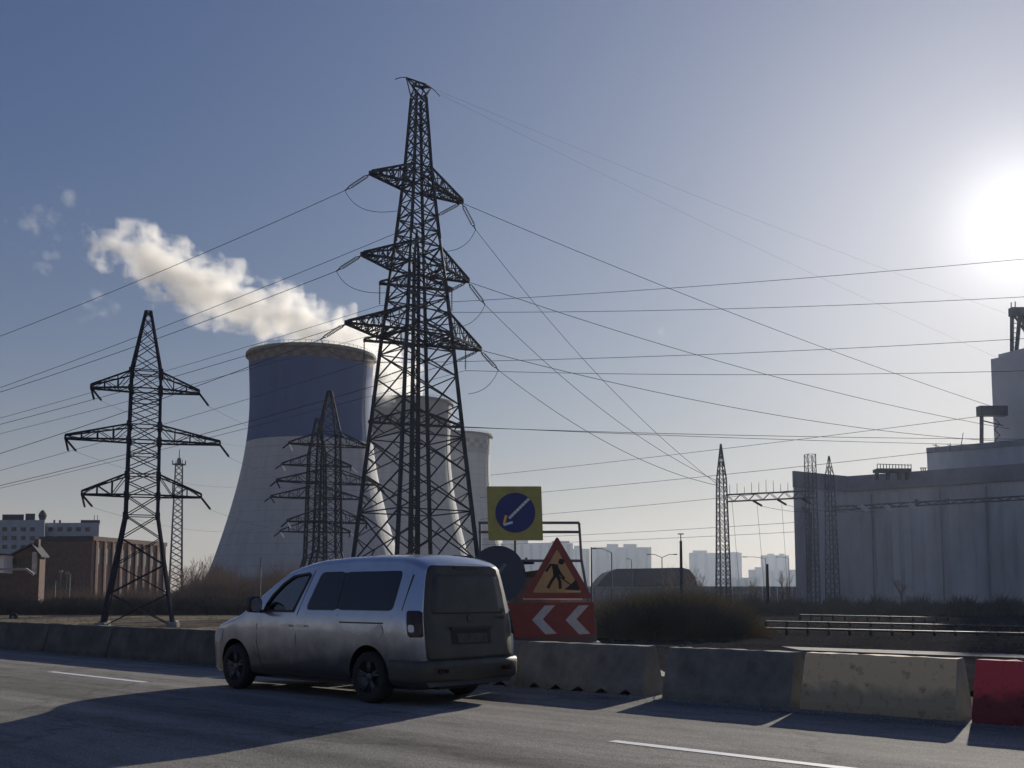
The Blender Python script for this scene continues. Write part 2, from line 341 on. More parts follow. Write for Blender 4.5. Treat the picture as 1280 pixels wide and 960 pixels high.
# ------------------------------------------------------------------ the van
VX, VY = -1.214, 14.315
def build_van():
    van = thing('parked_car', 'silver grey passenger van with tinted windows driving along the outer lane', 'van', (VX, VY, 0), ROT)
    van.name = 'minivan'
    # local x forward (D), local y to its left (towards the camera)
    SIDE = [(.20, .89), (.28, .935), (.42, .962), (.58, .980), (.74, .993), (.88, 1.0), (.97, .996), (1.04, .985), (1.12, .968), (1.25, .933), (1.4, .89), (1.65, .815), (1.88, .74)]
    TOP = [(-.96, 1.75), (-.86, 1.81), (-.7, 1.845), (-.5, 1.865), (0, 1.885), (.6, 1.885), (1.2, 1.86), (1.6, 1.805), (1.9, 1.715), (2.1, 1.61), (2.3, 1.49), (2.6, 1.30), (2.85, 1.145), (3.0, 1.085), (3.2, 1.045), (3.5, .965), (3.7, .875), (3.82, .76), (3.88, .63)]
    WID = [(-.96, .80), (-.92, .845), (-.86, .875), (-.7, .893), (-.4, .895), (3.0, .895), (3.2, .885), (3.45, .855), (3.65, .80), (3.8, .72), (3.88, .63)]
    def tw(u): return interp(TOP, u)
    def side(u, z): return interp(WID, u) * interp(SIDE, z)
    def shear(u, z): return u + (max(0, z - .6) * .13) * max(0, min(1, (-.35 - u) / .5))
    us = [-.96, -.93, -.88, -.80, -.7, -.55, -.35, 0, .3, .6, .9, 1.2, 1.45, 1.7, 1.9, 2.05, 2.2, 2.35, 2.5, 2.65, 2.85, 3.0, 3.15, 3.3, 3.45, 3.6, 3.7, 3.78, 3.84, 3.88]
    half = []
    for u in us:
        T = tw(u); zb = .24 if u < 3.5 else .22; zs = T - .12; row = [(0, zb), (side(u, zb + .06) * .93, zb)]
        for i in range(12):
            z = zb + .06 + (zs - zb - .06) * i / 11; row.append((side(u, z), z))
        v0 = side(u, zs)
        for a in (18, 36, 54, 72): row.append((v0 - .15 * (1 - cos(R(a))), zs + .085 * sin(R(a))))
        v1 = row[-1][0]
        for q in (.75, .5, .25, 0): row.append((v1 * q, lerp(row[17][1], T, 1 - q * q)))
        half.append(row)
    m = len(half[0]); vs = []; fs = []
    for u, row in zip(us, half):
        full = [(-v, z) for v, z in row] + [(v, z) for v, z in row[::-1]][1:-1]
        vs += [(shear(u, z), v, z) for v, z in full]
    M = 2 * m - 2
    for i in range(len(us) - 1):
        for j in range(M): a = i * M + j; b = i * M + (j + 1) % M; fs.append((a, b, b + M, a + M))
    fs += [tuple(range(M)), tuple(range((len(us) - 1) * M, len(us) * M))]
    body = MB().add(vs, fs).build('body', PAINT, van, smooth=True)
    body.data.materials.append(BLACK)
    # carve wheel arches and the front window opening
    def cut(b):
        b.data = b.data; b.data.materials.append(PAINT); b.data.materials.append(BLACK)
        for p in b.data.polygons: p.material_index = 1
        md = body.modifiers.new('b', 'BOOLEAN'); md.object = b; md.operation = 'DIFFERENCE'; md.solver = 'EXACT'
        dg = bpy.context.evaluated_depsgraph_get(); me = bpy.data.meshes.new_from_object(body.evaluated_get(dg))
        body.modifiers.clear(); body.data = me; dm = b.data; bpy.data.objects.remove(b); bpy.data.meshes.remove(dm)
    for u in (0, 3.0):
        for s in (-1, 1):
            c = MB(); n = 32
            c.add([(u + .385 * cos(2 * pi * i / n), s * y, .34 + .385 * sin(2 * pi * i / n)) for y in (.58, 1.1) for i in range(n)],
                  [tuple(range(n)), tuple(range(n, 2 * n))] + [(i, (i + 1) % n, n + (i + 1) % n, n + i) for i in range(n)])
            cut(c.build('cutter', None, van))
    win = [(2.28, 1.13), (1.60, 1.13), (1.38, 1.61), (1.42, 1.64), (1.75, 1.605), (1.95, 1.50), (2.15, 1.34), (2.25, 1.21)]
    c = MB().prism(win, -1.2, 1.2, lambda x, y, h: V((x, h, y))); cut(c.build('cutter', None, van))
    for p in body.data.polygons: p.use_smooth = True
    try: body.data.set_sharp_from_angle(angle=R(38))
    except Exception: pass

    def patch(name, rows, mtl, off=.005, s=1, cols=8, parent=van):
        """rows of (z, u_rear, u_front) laid on the side surface; s=+1 is the left side"""
        vs = []; fs = []
        for z, a, b in rows:
            for i in range(cols + 1):
                u = a + (b - a) * i / cols; vs.append((shear(u, z), s * (side(u, z) + off), z))
        k = len(rows)
        for r in range(k - 1):
            for i in range(cols): q = r * (cols + 1) + i; fs.append((q, q + 1, q + cols + 2, q + cols + 1))
        nb = len(vs); vs += [(x, y - s * .02, z) for x, y, z in vs]
        edge = [i for i in range(cols + 1)] + [r * (cols + 1) + cols for r in range(1, k)] + [(k - 1) * (cols + 1) + i for i in range(cols - 1, -1, -1)] + [r * (cols + 1) for r in range(k - 2, 0, -1)]
        fs += [(edge[i], edge[(i + 1) % len(edge)], edge[(i + 1) % len(edge)] + nb, edge[i] + nb) for i in range(len(edge))]
        return MB().add(vs, fs).build(name, mtl, parent, smooth=False)
    def rounded(z0, z1, a0, a1, b0, b1, r=.07, n=10):
        rows = []
        for i in range(n + 1):
            t = i / n; t = t * t * (3 - 2 * t); z = z0 + (z1 - z0) * t; e = 0
            for dz in (z - z0, z1 - z):
                if dz < r: e = max(e, r - sqrt(max(0, r * r - (r - dz) ** 2)))
            rows.append((z, lerp(a0, a1, t) + e, lerp(b0, b1, t) - e))
        return rows
    glass_clear = bpy.data.materials.new('clear_glass'); glass_clear.use_nodes = True
    t = glass_clear.node_tree; t.nodes.clear(); o_ = t.nodes.new('ShaderNodeOutputMaterial'); mx = t.nodes.new('ShaderNodeMixShader'); tr = t.nodes.new('ShaderNodeBsdfTransparent'); gl = t.nodes.new('ShaderNodeBsdfGlossy')
    fr = t.nodes.new('ShaderNodeFresnel'); fr.inputs[0].default_value = 2.9; gl.inputs['Roughness'].default_value = .03; tr.inputs[0].default_value = (.85, .9, .92, 1)
    t.links.new(fr.outputs[0], mx.inputs[0]); t.links.new(tr.outputs[0], mx.inputs[1]); t.links.new(gl.outputs[0], mx.inputs[2]); t.links.new(mx.outputs[0], o_.inputs[0])
    for s in (1, -1):
        patch('window_divider', rounded(1.17, 1.64, .60, .57, .70, .67, .01, 4), BLACK, .003, s, 3)
        patch('side_window', rounded(1.15, 1.655, .66, .63, 1.33, 1.14), GLASSD, s=s)
        patch('side_window', rounded(1.155, 1.65, -.46, -.56, .645, .615), GLASSD, s=s)
        # door pane in the carved opening, with a dark rubber frame
        vs = [(u, s * (side(u, z) - .012), z) for u, z in win]
        mesh('door_window', vs, [tuple(range(len(win)))], glass_clear, van)
        fr_ = MB()
        for i in range(len(win)):
            (u0, z0), (u1, z1) = win[i], win[(i + 1) % len(win)]
            fr_.bar((u0, s * (side(u0, z0) + .002), z0), (u1, s * (side(u1, z1) + .002), z1), .028)
        fr_.build('window_frame', BLACK, van)
        # door seams, slide rail, handles
        for pts in ([(1.50, .34), (1.51, .8), (1.5, 1.1), (1.36, 1.5), (1.3, 1.68)], [(2.42, .95), (2.44, .7), (2.36, .4), (2.3, .33), (1.6, .32)], [(.62, .34), (.62, 1.1)], [(-.62, 1.16), (-.70, 1.6)]):
            sm = MB().tube([(u0, s * (side(u0, z0) + .0), z0) for u0, z0 in pts], .006, 4); sm.build('door_seam', BLACK, van)
        patch('slide_rail', [(.99, -.30, .56), (1.008, -.30, .56)], BLACK, .004, s, 6)
        for u in (1.70, 1.36):
            h = MB(); h.box((u, s * (side(u, .935) + .03), .935), (.19, .022, .028)); h.box((u - .08, s * (side(u, .935) + .012), .935), (.03, .03, .03)); h.box((u + .08, s * (side(u, .935) + .012), .935), (.03, .03, .03))
            h.build('door_handle', CHROME, van)
        patch('sill_trim', [(.27, .42, 2.6), (.33, .42, 2.6)], BLACK, .004, s, 6)
        # tail lamp wraps round the rear corner
        tl = patch('tail_light', rounded(.84, 1.16, -.985, -.965, -.80, -.77, .03, 6), mat('red_lamp_plastic', (.035, .008, .009), .2, 0, .2, 6), .010, s, 5)
        patch('lamp_lens', rounded(.90, .99, -.90, -.895, -.82, -.815, .02, 4), INSUL_W, .014, s, 3, tl)
        # mirror
        mr = MB(); prof = [(-.105, -.06), (-.115, .05), (-.08, .125), (.04, .135), (.11, .09), (.12, -.03), (.08, -.09), (-.06, -.1)]
        mr.prism(prof, -.06, .06, lambda x, y, h: V((2.30 + h, s * (1.03 + x * .95), 1.20 + y))); mr.box((2.28, s * .88, 1.12), (.06, .14, .05))
        mo = mr.build('wing_mirror', BLACK, van)
        md = mo.modifiers.new('bv', 'BEVEL'); md.width = .02; md.segments = 2
        MB().prism([(x * .8, y * .8) for x, y in prof], 0, .004, lambda x, y, h: V((2.236 - h, s * (1.03 + x * .95), 1.20 + y))).build('mirror_glass', CHROME, mo)
    # fuel flap (left side as seen)
    ff = MB(); n = 20
    ff.add([(-.23 + .085 * cos(2 * pi * i / n), side(-.23, .9) + .004, .9 + .085 * sin(2 * pi * i / n)) for i in range(n)], [tuple(range(n))]); ff.build('fuel_flap', PAINT, van)
    # windscreen
    vs = []; fs = []
    for i in range(9):
        u = 2.03 + (2.80 - 2.03) * i / 8; w = side(u, tw(u) - .12) - .17
        for j in range(9):
            v = w * (j / 4 - 1); q = abs(v) / (w + .05); vs.append((u, v, tw(u) - .032 * q * q + .007))
    for i in range(8):
        for j in range(8): a = i * 9 + j; fs.append((a, a + 1, a + 10, a + 9))
    mesh('windscreen', vs, fs, GLASSD, van, True)
    # rear: tailgate skin, window, plate, handle, wiper, bumper
    def rear(poly, off, th, name, mtl, parent=van, bulge=.03):
        def f(v, z, h): return V((-.962 + max(0, z - .6) * .13 - off - h - bulge * (1 - (v / .8) ** 2), v, z))
        if name in ('tailgate', 'rear_window'):
            vs = []; fs = []; zs = sorted(set(p[1] for p in poly)); c = 10
            for z in zs:
                w = max(p[0] for p in poly if abs(p[1] - z) < 1e-6)
                for i in range(c + 1): vs.append(f(w * (2 * i / c - 1), z, th))
            for r in range(len(zs) - 1):
                for i in range(c): q = r * (c + 1) + i; fs.append((q, q + 1, q + c + 2, q + c + 1))
            nb = len(vs); vs += [v + V((th + .02, 0, 0)) for v in vs]; k = len(zs)
            edge = list(range(c + 1)) + [r * (c + 1) + c for r in range(1, k)] + [(k - 1) * (c + 1) + i for i in range(c - 1, -1, -1)] + [r * (c + 1) for r in range(k - 2, 0, -1)]
            fs += [(edge[i], edge[(i + 1) % len(edge)], edge[(i + 1) % len(edge)] + nb, edge[i] + nb) for i in range(len(edge))]
            return MB().add(vs, fs).build(name, mtl, parent, True)
        return MB().prism(poly, 0, th, f).build(name, mtl, parent)
    tg = rear([(.70, .56), (.735, .60), (.745, .8), (.745, 1.0), (.735, 1.15), (.70, 1.35), (.655, 1.55), (.61, 1.68), (.57, 1.715)], .002, .006, 'tailgate', PAINTD)
    rear([(.60, 1.12), (.645, 1.14), (.645, 1.2), (.61, 1.4), (.57, 1.56), (.52, 1.60)], .010, .006, 'rear_window', mat('dusty_rear_glass', (.055, .056, .05), .4, 0, .25, 4, spec=.5), tg)
    rear([(-.34, .74), (.34, .74), (.34, .92), (-.34, .92)], .012, .004, 'plate_recess', mat('dark_recess', (.03, .03, .03), .7, 0, .2, 6), tg)
    pl = rear([(-.26, .76), (.26, .76), (.26, .87), (-.26, .87)], .018, .006, 'number_plate', mat('muddy_plate', (.05, .055, .045), .6, 0, .4, 14), tg)
    rear([(-.36, .925), (.36, .925), (.36, .955), (-.36, .955)], .016, .02, 'handle_bar', BLACK, tg)
    n = 14; rear([(.055 * cos(2 * pi * i / n), 1.055 + .055 * sin(2 * pi * i / n)) for i in range(n)], .010, .01, 'emblem', mat('dull_chrome', (.07, .07, .07), .4, .8, .1, 8), tg)
    lt = MB()
    for i, vv in enumerate((-.62, -.58, -.54, -.50, -.46)): lt.box((-.962 + .46 * .13 - .024, vv, 1.06), (.012, .028, .04))
    lt.build('badge_lettering', mat('dull_chrome', (.12, .12, .12), .4, .8, .1, 8), tg)
    rear([(-.22, 1.675), (.22, 1.675), (.22, 1.70), (-.22, 1.70)], .012, .012, 'brake_light', mat('red_lamp_plastic', (.035, .008, .009)), tg)
    bp = MB(); vs = []; fs = []
    prof = [(.30, -.08), (.30, 0), (.335, .035), (.48, .05), (.53, .045), (.555, .015), (.56, -.02)]
    path = [(-.45, .895), (-.75, .893), (-.90, .86), (-.965, .78), (-.985, .5), (-.995, 0), (-.985, -.5), (-.965, -.78), (-.90, -.86), (-.75, -.893), (-.45, -.895)]
    for i, (u, v) in enumerate(path):
        nx, ny = (0, 1 if v > 0 else -1) if abs(v) > .88 else ((-.6, .8 * (1 if v > 0 else -1)) if abs(v) > .7 else (-1, 0))
        for z, o2 in prof: vs.append((u + nx * o2, v + ny * o2 * .5, z))
    k = len(prof)
    for i in range(len(path) - 1):
        for j in range(k - 1): a = i * k + j; fs.append((a, a + 1, a + k + 1, a + k))
    bu = bp.add(vs, fs).build('rear_bumper', PAINTD, van, True)
    for v_ in (.55, -.55): MB().box((-1.05, v_, .43), (.012, .16, .05)).build('reflector', mat('red_lamp_plastic', (.035, .008, .009)), bu)
    # wheels
    def wheel(u, s):
        w = thing('wheel', None, None); w.parent = van; w.location = (u, s * .775, .325)
        f = lambda r, t, z: V((r * cos(t), s * z, r * sin(t)))
        MB().lathe([(.20, -.10), (.27, -.105), (.305, -.09), (.322, -.06), (.325, 0), (.322, .06), (.305, .09), (.27, .105), (.205, .095)], 40, f).build('tyre', RUBBER, w, True)
        rm = MB().lathe([(.205, .09), (.195, .075), (.19, .02), (.06, .0), (.001, .0)], 40, f)
        for i in range(5):
            for da in (-.10, .10):
                a = 2 * pi * i / 5 + .3 + da; rm.bar(f(.04, a, .055), f(.20, a + da * .25, .078), .032)
        rm.lathe([(.055, .03), (.055, .07), (.045, .078), (.001, .08)], 16, f)
        rm.build('rim', mat('grimy_alloy', (.10, .10, .105), .45, .7, .3, 8), w, True)
    for u in (0, 3.0):
        for s in (1, -1): wheel(u, s)
    # underbody, interior seen through the door window, roof details
    MB().box((1.3, 0, .235), (3.9, 1.3, .10)).box((-.3, .1, .25), (.9, .5, .14)).build('underbody', BLACK, van)
    for s in (.38, -.38):
        st = MB(); st.bar((1.50, s, 1.05), (1.40, s, 1.42), .46, .36, 8); st.bar((1.40, s, 1.42), (1.385, s, 1.46), .08, .08, 6); st.bar((1.39, s, 1.45), (1.37, s, 1.60), .25, .22, 8); st.build('seat', mat('dark_cloth', (.03, .03, .034), .9, 0, .2, 14), van)
    sw = MB(); f = lambda r, t, z: V((2.10 + z * .9 + r * sin(t) * .35, .38 + r * cos(t), 1.16 + r * sin(t)))
    sw.lathe([(.175, 0), (.19, .012), (.20, 0), (.19, -.012), (.175, 0)], 24, f); sw.build('steering_wheel', BLACK, van)
    MB().bar((1.05, .0, 1.835), (.92, 0, 1.99), .02, .01, 6).box((1.06, 0, 1.835), (.08, .05, .03)).build('roof_antenna', BLACK, van)
    MB().box((-.42, -.3, 1.838), (.16, .34, .05)).build('roof_lamp', BLACK, van)
    for s in (1, -1):
        hl = patch('headlight', rounded(.66, .86, 3.40, 3.30, 3.74, 3.55, .04, 6), mat('lamp_glass', (.45, .47, .5), .12, .2, .1, 4), .006, s, 5)
    return van
build_van()

# ------------------------------------------------------------------ lattice pylons
INS_ME = None
def insulator_mesh():
    global INS_ME
    if INS_ME is None:
        pr = [(.02, 0)]
        for i in range(12):
            z = .06 + .073 * i; pr += [(.025, z), (.115, z + .018), (.11, z + .035), (.025, z + .05)]
        pr += [(.02, 1.0)]
        b = MB().lathe(pr, 7); me = bpy.data.meshes.new('insulator'); me.from_pydata([tuple(v) for v in b.v], [], b.f); INS_ME = me
    return INS_ME
_ins = {}
def insulator(p, q, parent, m=INSUL, w=1.0):
    if m.name not in _ins: me = insulator_mesh().copy(); me.materials.append(m); _ins[m.name] = me
    o = bpy.data.objects.new('insulator', _ins[m.name]); COL.objects.link(o); o.parent = parent
    p, q = V(p), V(q); o.location = p; o.rotation_mode = 'QUATERNION'; o.rotation_quaternion = (q - p).to_track_quat('Z', 'Y'); o.scale = (w, w, (q - p).length)
    return o

def pylon(name, label, cat, base, ang, prof, nodes, arms, lw, bw, m, apex=None, xmin=0, group=None, plan=(), steps=1, lump=False, arm_ang=None):
    """prof: (z, half diagonal) table; nodes: z of panel points; arms: (z, z_upper, length, divisions)
    corners stand at ang+45, +135 ...; arms run along ang (and the opposite way)"""
    T = thing(name, label, cat, base, 0, group)
    dirs = [V((cos(ang + pi / 4 + k * pi / 2), sin(ang + pi / 4 + k * pi / 2), 0)) for k in range(4)]
    aa = ang if arm_ang is None else arm_ang; ax = V((cos(aa), sin(aa), 0)); ay = V((-sin(aa), cos(aa), 0))
    def cor(k, z): return dirs[k % 4] * interp(prof, z) + V((0, 0, z))
    zt = nodes[-1]; brk = [z for z, _ in prof if z <= zt]
    for k in range(4):
        lg = MB()
        for a, b in zip(brk, brk[1:]): lg.bar(cor(k, a), cor(k, b), lw * lerp(1.15, .75, a / zt), lw * lerp(1.15, .75, b / zt))
        if apex: lg.bar(cor(k, zt), (0, 0, apex), lw * .7, lw * .5)
        lg.build('leg', m, T)
    L2 = MB()
    def brace(nm, p, q, w):
        if lump: L2.bar(p, q, w)
        else: strut(nm, p, q, w * .8, m, T)
    for i, (z0, z1) in enumerate(zip(nodes, nodes[1:])):
        w = bw * lerp(1.1, .8, z0 / zt)
        for k in range(4):
            brace('diagonal_brace', cor(k, z0), cor(k + 1, z1), w); brace('diagonal_brace', cor(k + 1, z0), cor(k, z1), w)
            if i in plan or i == len(nodes) - 2: brace('horizontal_strut', cor(k, z1 if i not in plan else z0), cor(k + 1, z1 if i not in plan else z0), w)
    for z, hz, zu, ln, nd in arms:
        # gusset and level ring at the arm
        for k in range(4): brace('horizontal_strut', cor(k, z), cor(k + 1, z), bw * 1.3); brace('horizontal_strut', cor(k, zu), cor(k + 1, zu), bw)
        for s in (1, -1):
            ks = (0, 3) if s > 0 else (1, 2)
            tip = ax * s * ln + V((0, 0, z + hz)); ch = MB(); lo = [cor(k, z) for k in ks]; up = [cor(k, zu) for k in ks]
            tl = [tip + ay * e * .22 for e in ((1, -1) if (lo[0] - lo[1]).dot(ay) > 0 else (-1, 1))]
            for j in (0, 1): ch.bar(lo[j], tl[j], bw * 1.5); ch.bar(up[j], tl[j] + V((0, 0, .25)), bw * 1.3); 
            ch.bar(tl[0], tl[1], bw * 1.5); ch.bar(tl[0], tl[0] + V((0, 0, .25)), bw); ch.bar(tl[1], tl[1] + V((0, 0, .25)), bw)
            c = ch.build('crossarm', m, T)
            pl = [lo, up]
            for i in range(nd):
                a, b = i / nd, (i + 1) / nd
                P = lambda j, lvl, t: (lo[j].lerp(tl[j], t) if lvl == 0 else up[j].lerp(tl[j] + V((0, 0, .25)), t))
                segs = [(P(0, 0, a), P(1, 0, b)), (P(0, 1, a), P(1, 1, b))] if i % 2 else [(P(1, 0, a), P(0, 0, b)), (P(1, 1, a), P(0, 1, b))]
                segs += [(P(j, 0, a), P(j, 1, b)) if i % 2 else (P(j, 1, a), P(j, 0, b)) for j in (0, 1)]
                if i: segs += [(P(0, 0, a), P(1, 0, a)), (P(0, 0, a), P(0, 1, a)), (P(1, 0, a), P(1, 1, a))]
                for p, q in segs:
                    if lump: L2.bar(p, q, bw * .8)
                    else: strut('lacing_bar', p, q, bw * .62, m, c)
    if lump: tag(L2.build('lattice_bracing', m, T), kind='stuff')
    return T, cor, ax, ay

def z_of(py, Y): return at(640, py, Y).z
# --- the tall anchor pylon
PZ = 115.0; PC = at(518, 742, PZ); pb = V((PC.x, PZ, GZ)); AL = R(35)
pd = [(98, 8.5), (122, 10), (215, 18), (300, 29), (350, 36.5), (450, 49), (560, 62), (690, 78), (775, 88)]
prof = sorted((z_of(y, PZ) - GZ, w / cos(R(10)) / K * PZ) for y, w in pd); prof[0] = (0, prof[0][1])
def zz(*ys): return [z_of(y, PZ) - GZ for y in ys]
nodes = [0] + zz(703, 640, 592, 548, 508, 472, 442, 418, 396, 374, 352, 330, 311, 292, 273, 254, 236, 218, 202, 187, 172, 157, 143, 130, 118, 106)
AA = R(43)
ARMS = []
for ly, ry, ln in ((216, 254, 6.3), (312, 358, 7.25), (406, 436, 9.1)): ARMS.append(((z_of(ly, PZ - ln * sin(AA)) + z_of(ry, PZ + ln * sin(AA))) / 2 - GZ, ln))
PY, cor, ax, ay = pylon('tall_pylon', 'tall dark steel lattice anchor pylon with three pairs of crossarms, standing behind the van roof', 'pylon', pb, AL, prof, nodes,
      [(ARMS[0][0], 0, ARMS[0][0] + 2.3, ARMS[0][1], 6), (ARMS[1][0], 0, ARMS[1][0] + 2.3, ARMS[1][1], 6), (ARMS[2][0], 0, ARMS[2][0] + 2.6, ARMS[2][1], 7)], .31, .155, STEEL, plan=(1, 2, 4, 7, 8, 10, 11, 14, 15, 17, 18, 22), arm_ang=AA)
# a vertical ladder and lamp cabinet run up its middle; redundant bars in the big lower panels
for k in range(4):
    for z0, z1 in zip(nodes[:5], nodes[1:6]):
        c0 = (cor(k, z0) + cor(k + 1, z0) + cor(k, z1) + cor(k + 1, z1)) / 4
        for j in (k, k + 1):
            strut('secondary_brace', cor(j, (z0 + z1) / 2), (cor(j, z0) + c0) / 2, .09, STEEL, PY); strut('secondary_brace', cor(j, (z0 + z1) / 2), (cor(j, z1) + c0) / 2, .09, STEEL, PY)
# horned head for the shield wires
hz = nodes[-1]
for s in (1, -1):
    tip = ax * s * 1.75 + V((0, 0, hz + .25)); hn = MB()
    for k in range(4): hn.bar(cor(k, hz), tip, .13, .1)
    for k in ((0, 3) if s > 0 else (1, 2)): hn.bar(cor(k, hz - 1.4), tip, .12, .1)
    hn.build('shield_wire_horn', STEEL, PY)
def ptip(i, s):
    z, ln = ARMS[i]
    return pb + ax * s * ln + V((0, 0, z))

# --- wires
def wire(pts, r, label, name='power_line', cat='power line', group='power lines strung from the pylons', n=4):
    b = MB(); b.tube(pts, r, n); return tag(b.build(name, WIRE, norm=False), label, cat, group)
def span(p, q, sag, k=24):
    return [V(p).lerp(V(q), i / k) - V((0, 0, sag * 4 * (i / k) * (1 - i / k))) for i in range(k + 1)]
def strings(tip, direction, ln, gap=.22, m=INSUL):
    """a pair of tension insulators leaving a crossarm tip: returns the far clamp in world space"""
    d_ = V(direction).normalized(); sd = d_.cross(V((0, 0, 1))).normalized()
    o = V(tip) - pb
    for e in (-1, 1): insulator(o + d_ * .5 + sd * e * gap, o + d_ * (.5 + ln) + sd * e * gap, PY, m)
    e_ = o + d_ * (.5 + ln)
    MB().bar(o, o + d_ * .52, .09).bar(o + d_ * .5 - sd * gap, o + d_ * .5 + sd * gap, .09).build('insulator_yoke', STEEL, PY)
    MB().bar(e_ - d_ * .02, e_ + d_ * .5, .1).bar(e_ - sd * gap, e_ + sd * gap, .1).build('insulator_yoke', STEEL, PY)
    return V(tip) + d_ * (1.0 + ln)
WR = .036
leftY = [None] * 3
ends_left = {(0, -1): (-260, 512, 150), (0, 1): (-260, 572, 165), (1, -1): (-260, 565, 150), (1, 1): (-260, 592, 165), (2, -1): (-260, 640, 150), (2, 1): (-260, 663, 165)}
names_i = ('top', 'middle', 'bottom')
for (i, s), (ex, ey, eY) in ends_left.items():
    tip = ptip(i, s); far = at(ex, ey, eY); d_ = (far - tip); d_.z = 0; d_ = d_.normalized() + V((0, 0, -.42 if s < 0 else -.35))
    cl = strings(tip, d_, 2.5)
    wire(span(cl, far, 1.2), WR, 'power line from the %s %s crossarm of the tall pylon to the left edge' % (names_i[i], 'left' if s < 0 else 'right'))
    leftY[i] = cl
    if s < 0:
        jn = [cl, cl + V((.9, .5, -1.9)), cl + V((2.6, 1.6, -2.2)), pb + ax * s * (ptip(i, s) - pb).length * 0 + ax * (-2.2) + V((0, 0, tip.z - GZ - 3.0))]
        pts = []
        for q in range(13):
            u = q / 12; a, b_, c, e = jn; pts.append(a * (1 - u) ** 3 + b_ * 3 * u * (1 - u) ** 2 + c * 3 * u * u * (1 - u) + e * u ** 3)
        wire(pts, .03, 'slack jumper loop under the %s left crossarm of the tall pylon' % names_i[i], 'jumper_cable', 'jumper cable', 'jumper loops at the pylon')
# right: long spans to the power station, steep spans down to the gantry mast
for i, (a, b_) in enumerate((((1240, 508), .9), ((1262, 536), 1.6), ((1262, 552), 1.9))):
    tip = ptip(i, 1); far = at(a[0], a[1], 168)
    wire(span(tip + V((.1, .6, .15)), far, b_), WR, 'power line from the %s right crossarm of the tall pylon to the station roof' % names_i[i])
for i, (ex, ey) in enumerate(((899, 607), (903, 604), (908, 609))):
    tip = ptip(i, 1); far = at(ex, ey, 151.5); d_ = (far - tip).normalized(); d_.z -= .55 if i == 0 else .38
    cl = strings(tip, d_, 2.4)
    wire(span(cl, far, 2.2), WR, 'steep power line from the tall pylon %s right crossarm to the gantry mast' % names_i[i])
    jn = [cl, cl + V((-.6, -.2, -1.6)), cl + V((-1.6, -1, -2.8)), cl + V((-3.4, -1.6, -3.1))]; pts = []
    for q in range(11):
        u = q / 10; a, b_, c, e = jn; pts.append(a * (1 - u) ** 3 + b_ * 3 * u * (1 - u) ** 2 + c * 3 * u * u * (1 - u) + e * u ** 3)
    wire(pts, .03, 'slack jumper loop under the %s right crossarm of the tall pylon' % names_i[i], 'jumper_cable', 'jumper cable', 'jumper loops at the pylon')
# shield wires from the horned head
ht = pb + V((0, 0, hz + .25))
for s, e in ((1, (1258, 392)), (-1, (1258, 452))):
    wire(span(ht + ax * s * 1.75, at(e[0], e[1], 165), .6), .009, 'thin shield wire from the tall pylon head to the %s of the trestle frame' % ('top' if s > 0 else 'foot'), group='thin shield wires')
hl_ = ht - ax * 1.75
wire([hl_, hl_ + V((-.5, -.3, -.12)), hl_ + V((-1.15, -.7, -.55))], .05, 'short clamp lead at the left horn of the tall pylon', 'clamp_lead', 'cable', None)
hl_ = ht + ax * 1.75
wire([hl_, hl_ + V((.45, .3, -.25)), hl_ + V((.95, .6, -.75))], .05, 'short clamp lead at the right horn of the tall pylon', 'clamp_lead', 'cable', None)

# --- the slim pylon standing behind the tall one
QZ = 128.0; qc = at(517, 742, QZ); qb = V((qc.x, QZ, GZ)); qs = QZ / K
def qz(*ys): return [z_of(y, QZ) - GZ for y in ys]
qn = [0] + qz(740, 715, 690, 665, 640, 615, 590, 566, 542, 520, 498, 476, 455, 431, 412, 394, 376, 359, 342, 325)
SP, qcor, qx, qy = pylon('slim_pylon', 'slim lattice pylon seen through the bars of the tall anchor pylon', 'pylon', qb, R(20), [(0, 7 * qs), (qn[-1], 4.2 * qs)], qn,
      [(qz(431)[0], 0, qz(412)[0], 6.3, 4), (qz(359)[0], 0, qz(342)[0], 4.5, 4), (qz(531)[0], 0, qz(512)[0], 5.6, 4)], .26, .12, STEEL, apex=qz(286)[0])
for zc, ln, yy, nm in ((qz(359)[0], 4.5, 0, 'upper'), (qz(431)[0], 6.3, 1, 'middle')):
    for s in (1, -1):
        tip = qx * s * ln + V((0, 0, zc)); lowp = tip - V((0, 0, 2.7)); insulator(tip, lowp, SP)
        e = {(1, 0): (1300, 370, 118), (1, 1): (1300, 463, 118), (-1, 0): (1350, 317, 118), (-1, 1): (1300, 422, 118)}[(s, yy)]
        side_ = 'right' if s > 0 else 'left'
        wire(span(qb + lowp, at(*e), .5), .03, 'level power line to the right edge from the %s %s arm of the slim pylon' % (nm, side_))
        e = {(1, 0): (-200, 590, 150), (1, 1): (-200, 655, 150), (-1, 0): (-200, 575, 150), (-1, 1): (-200, 640, 150)}[(s, yy)]
        wire(span(qb + lowp, at(*e), .6), .026, 'power line to the left edge from the %s %s arm of the slim pylon' % (nm, side_))
for s, e in ((1, (1300, 549, 150)), (-1, (1228, 556, 166))):
    wire(span(qb + qx * s * 5.6 + V((0, 0, qz(531)[0])), at(*e), .3), .034, 'level power line to the station from the slim pylon lowest %s arm' % ('right' if s > 0 else 'left'))
for a, b_, c_ in (((613, 594, 240), (1228, 520, 168), 'roof frame'), ((600, 622, 240), (1166, 565, 172), 'lower roof corner'), ((600, 649, 260), (1000, 612, 200), 'building corner'), ((600, 674, 300), (1010, 652, 200), 'facade'), ((600, 681, 300), (1010, 664, 200), 'lower facade')):
    wire(span(at(*a), at(*b_), .3), .04, 'thin distant power line behind the arrow sign to the station %s' % c_, group='distant power lines right of the cooling towers')

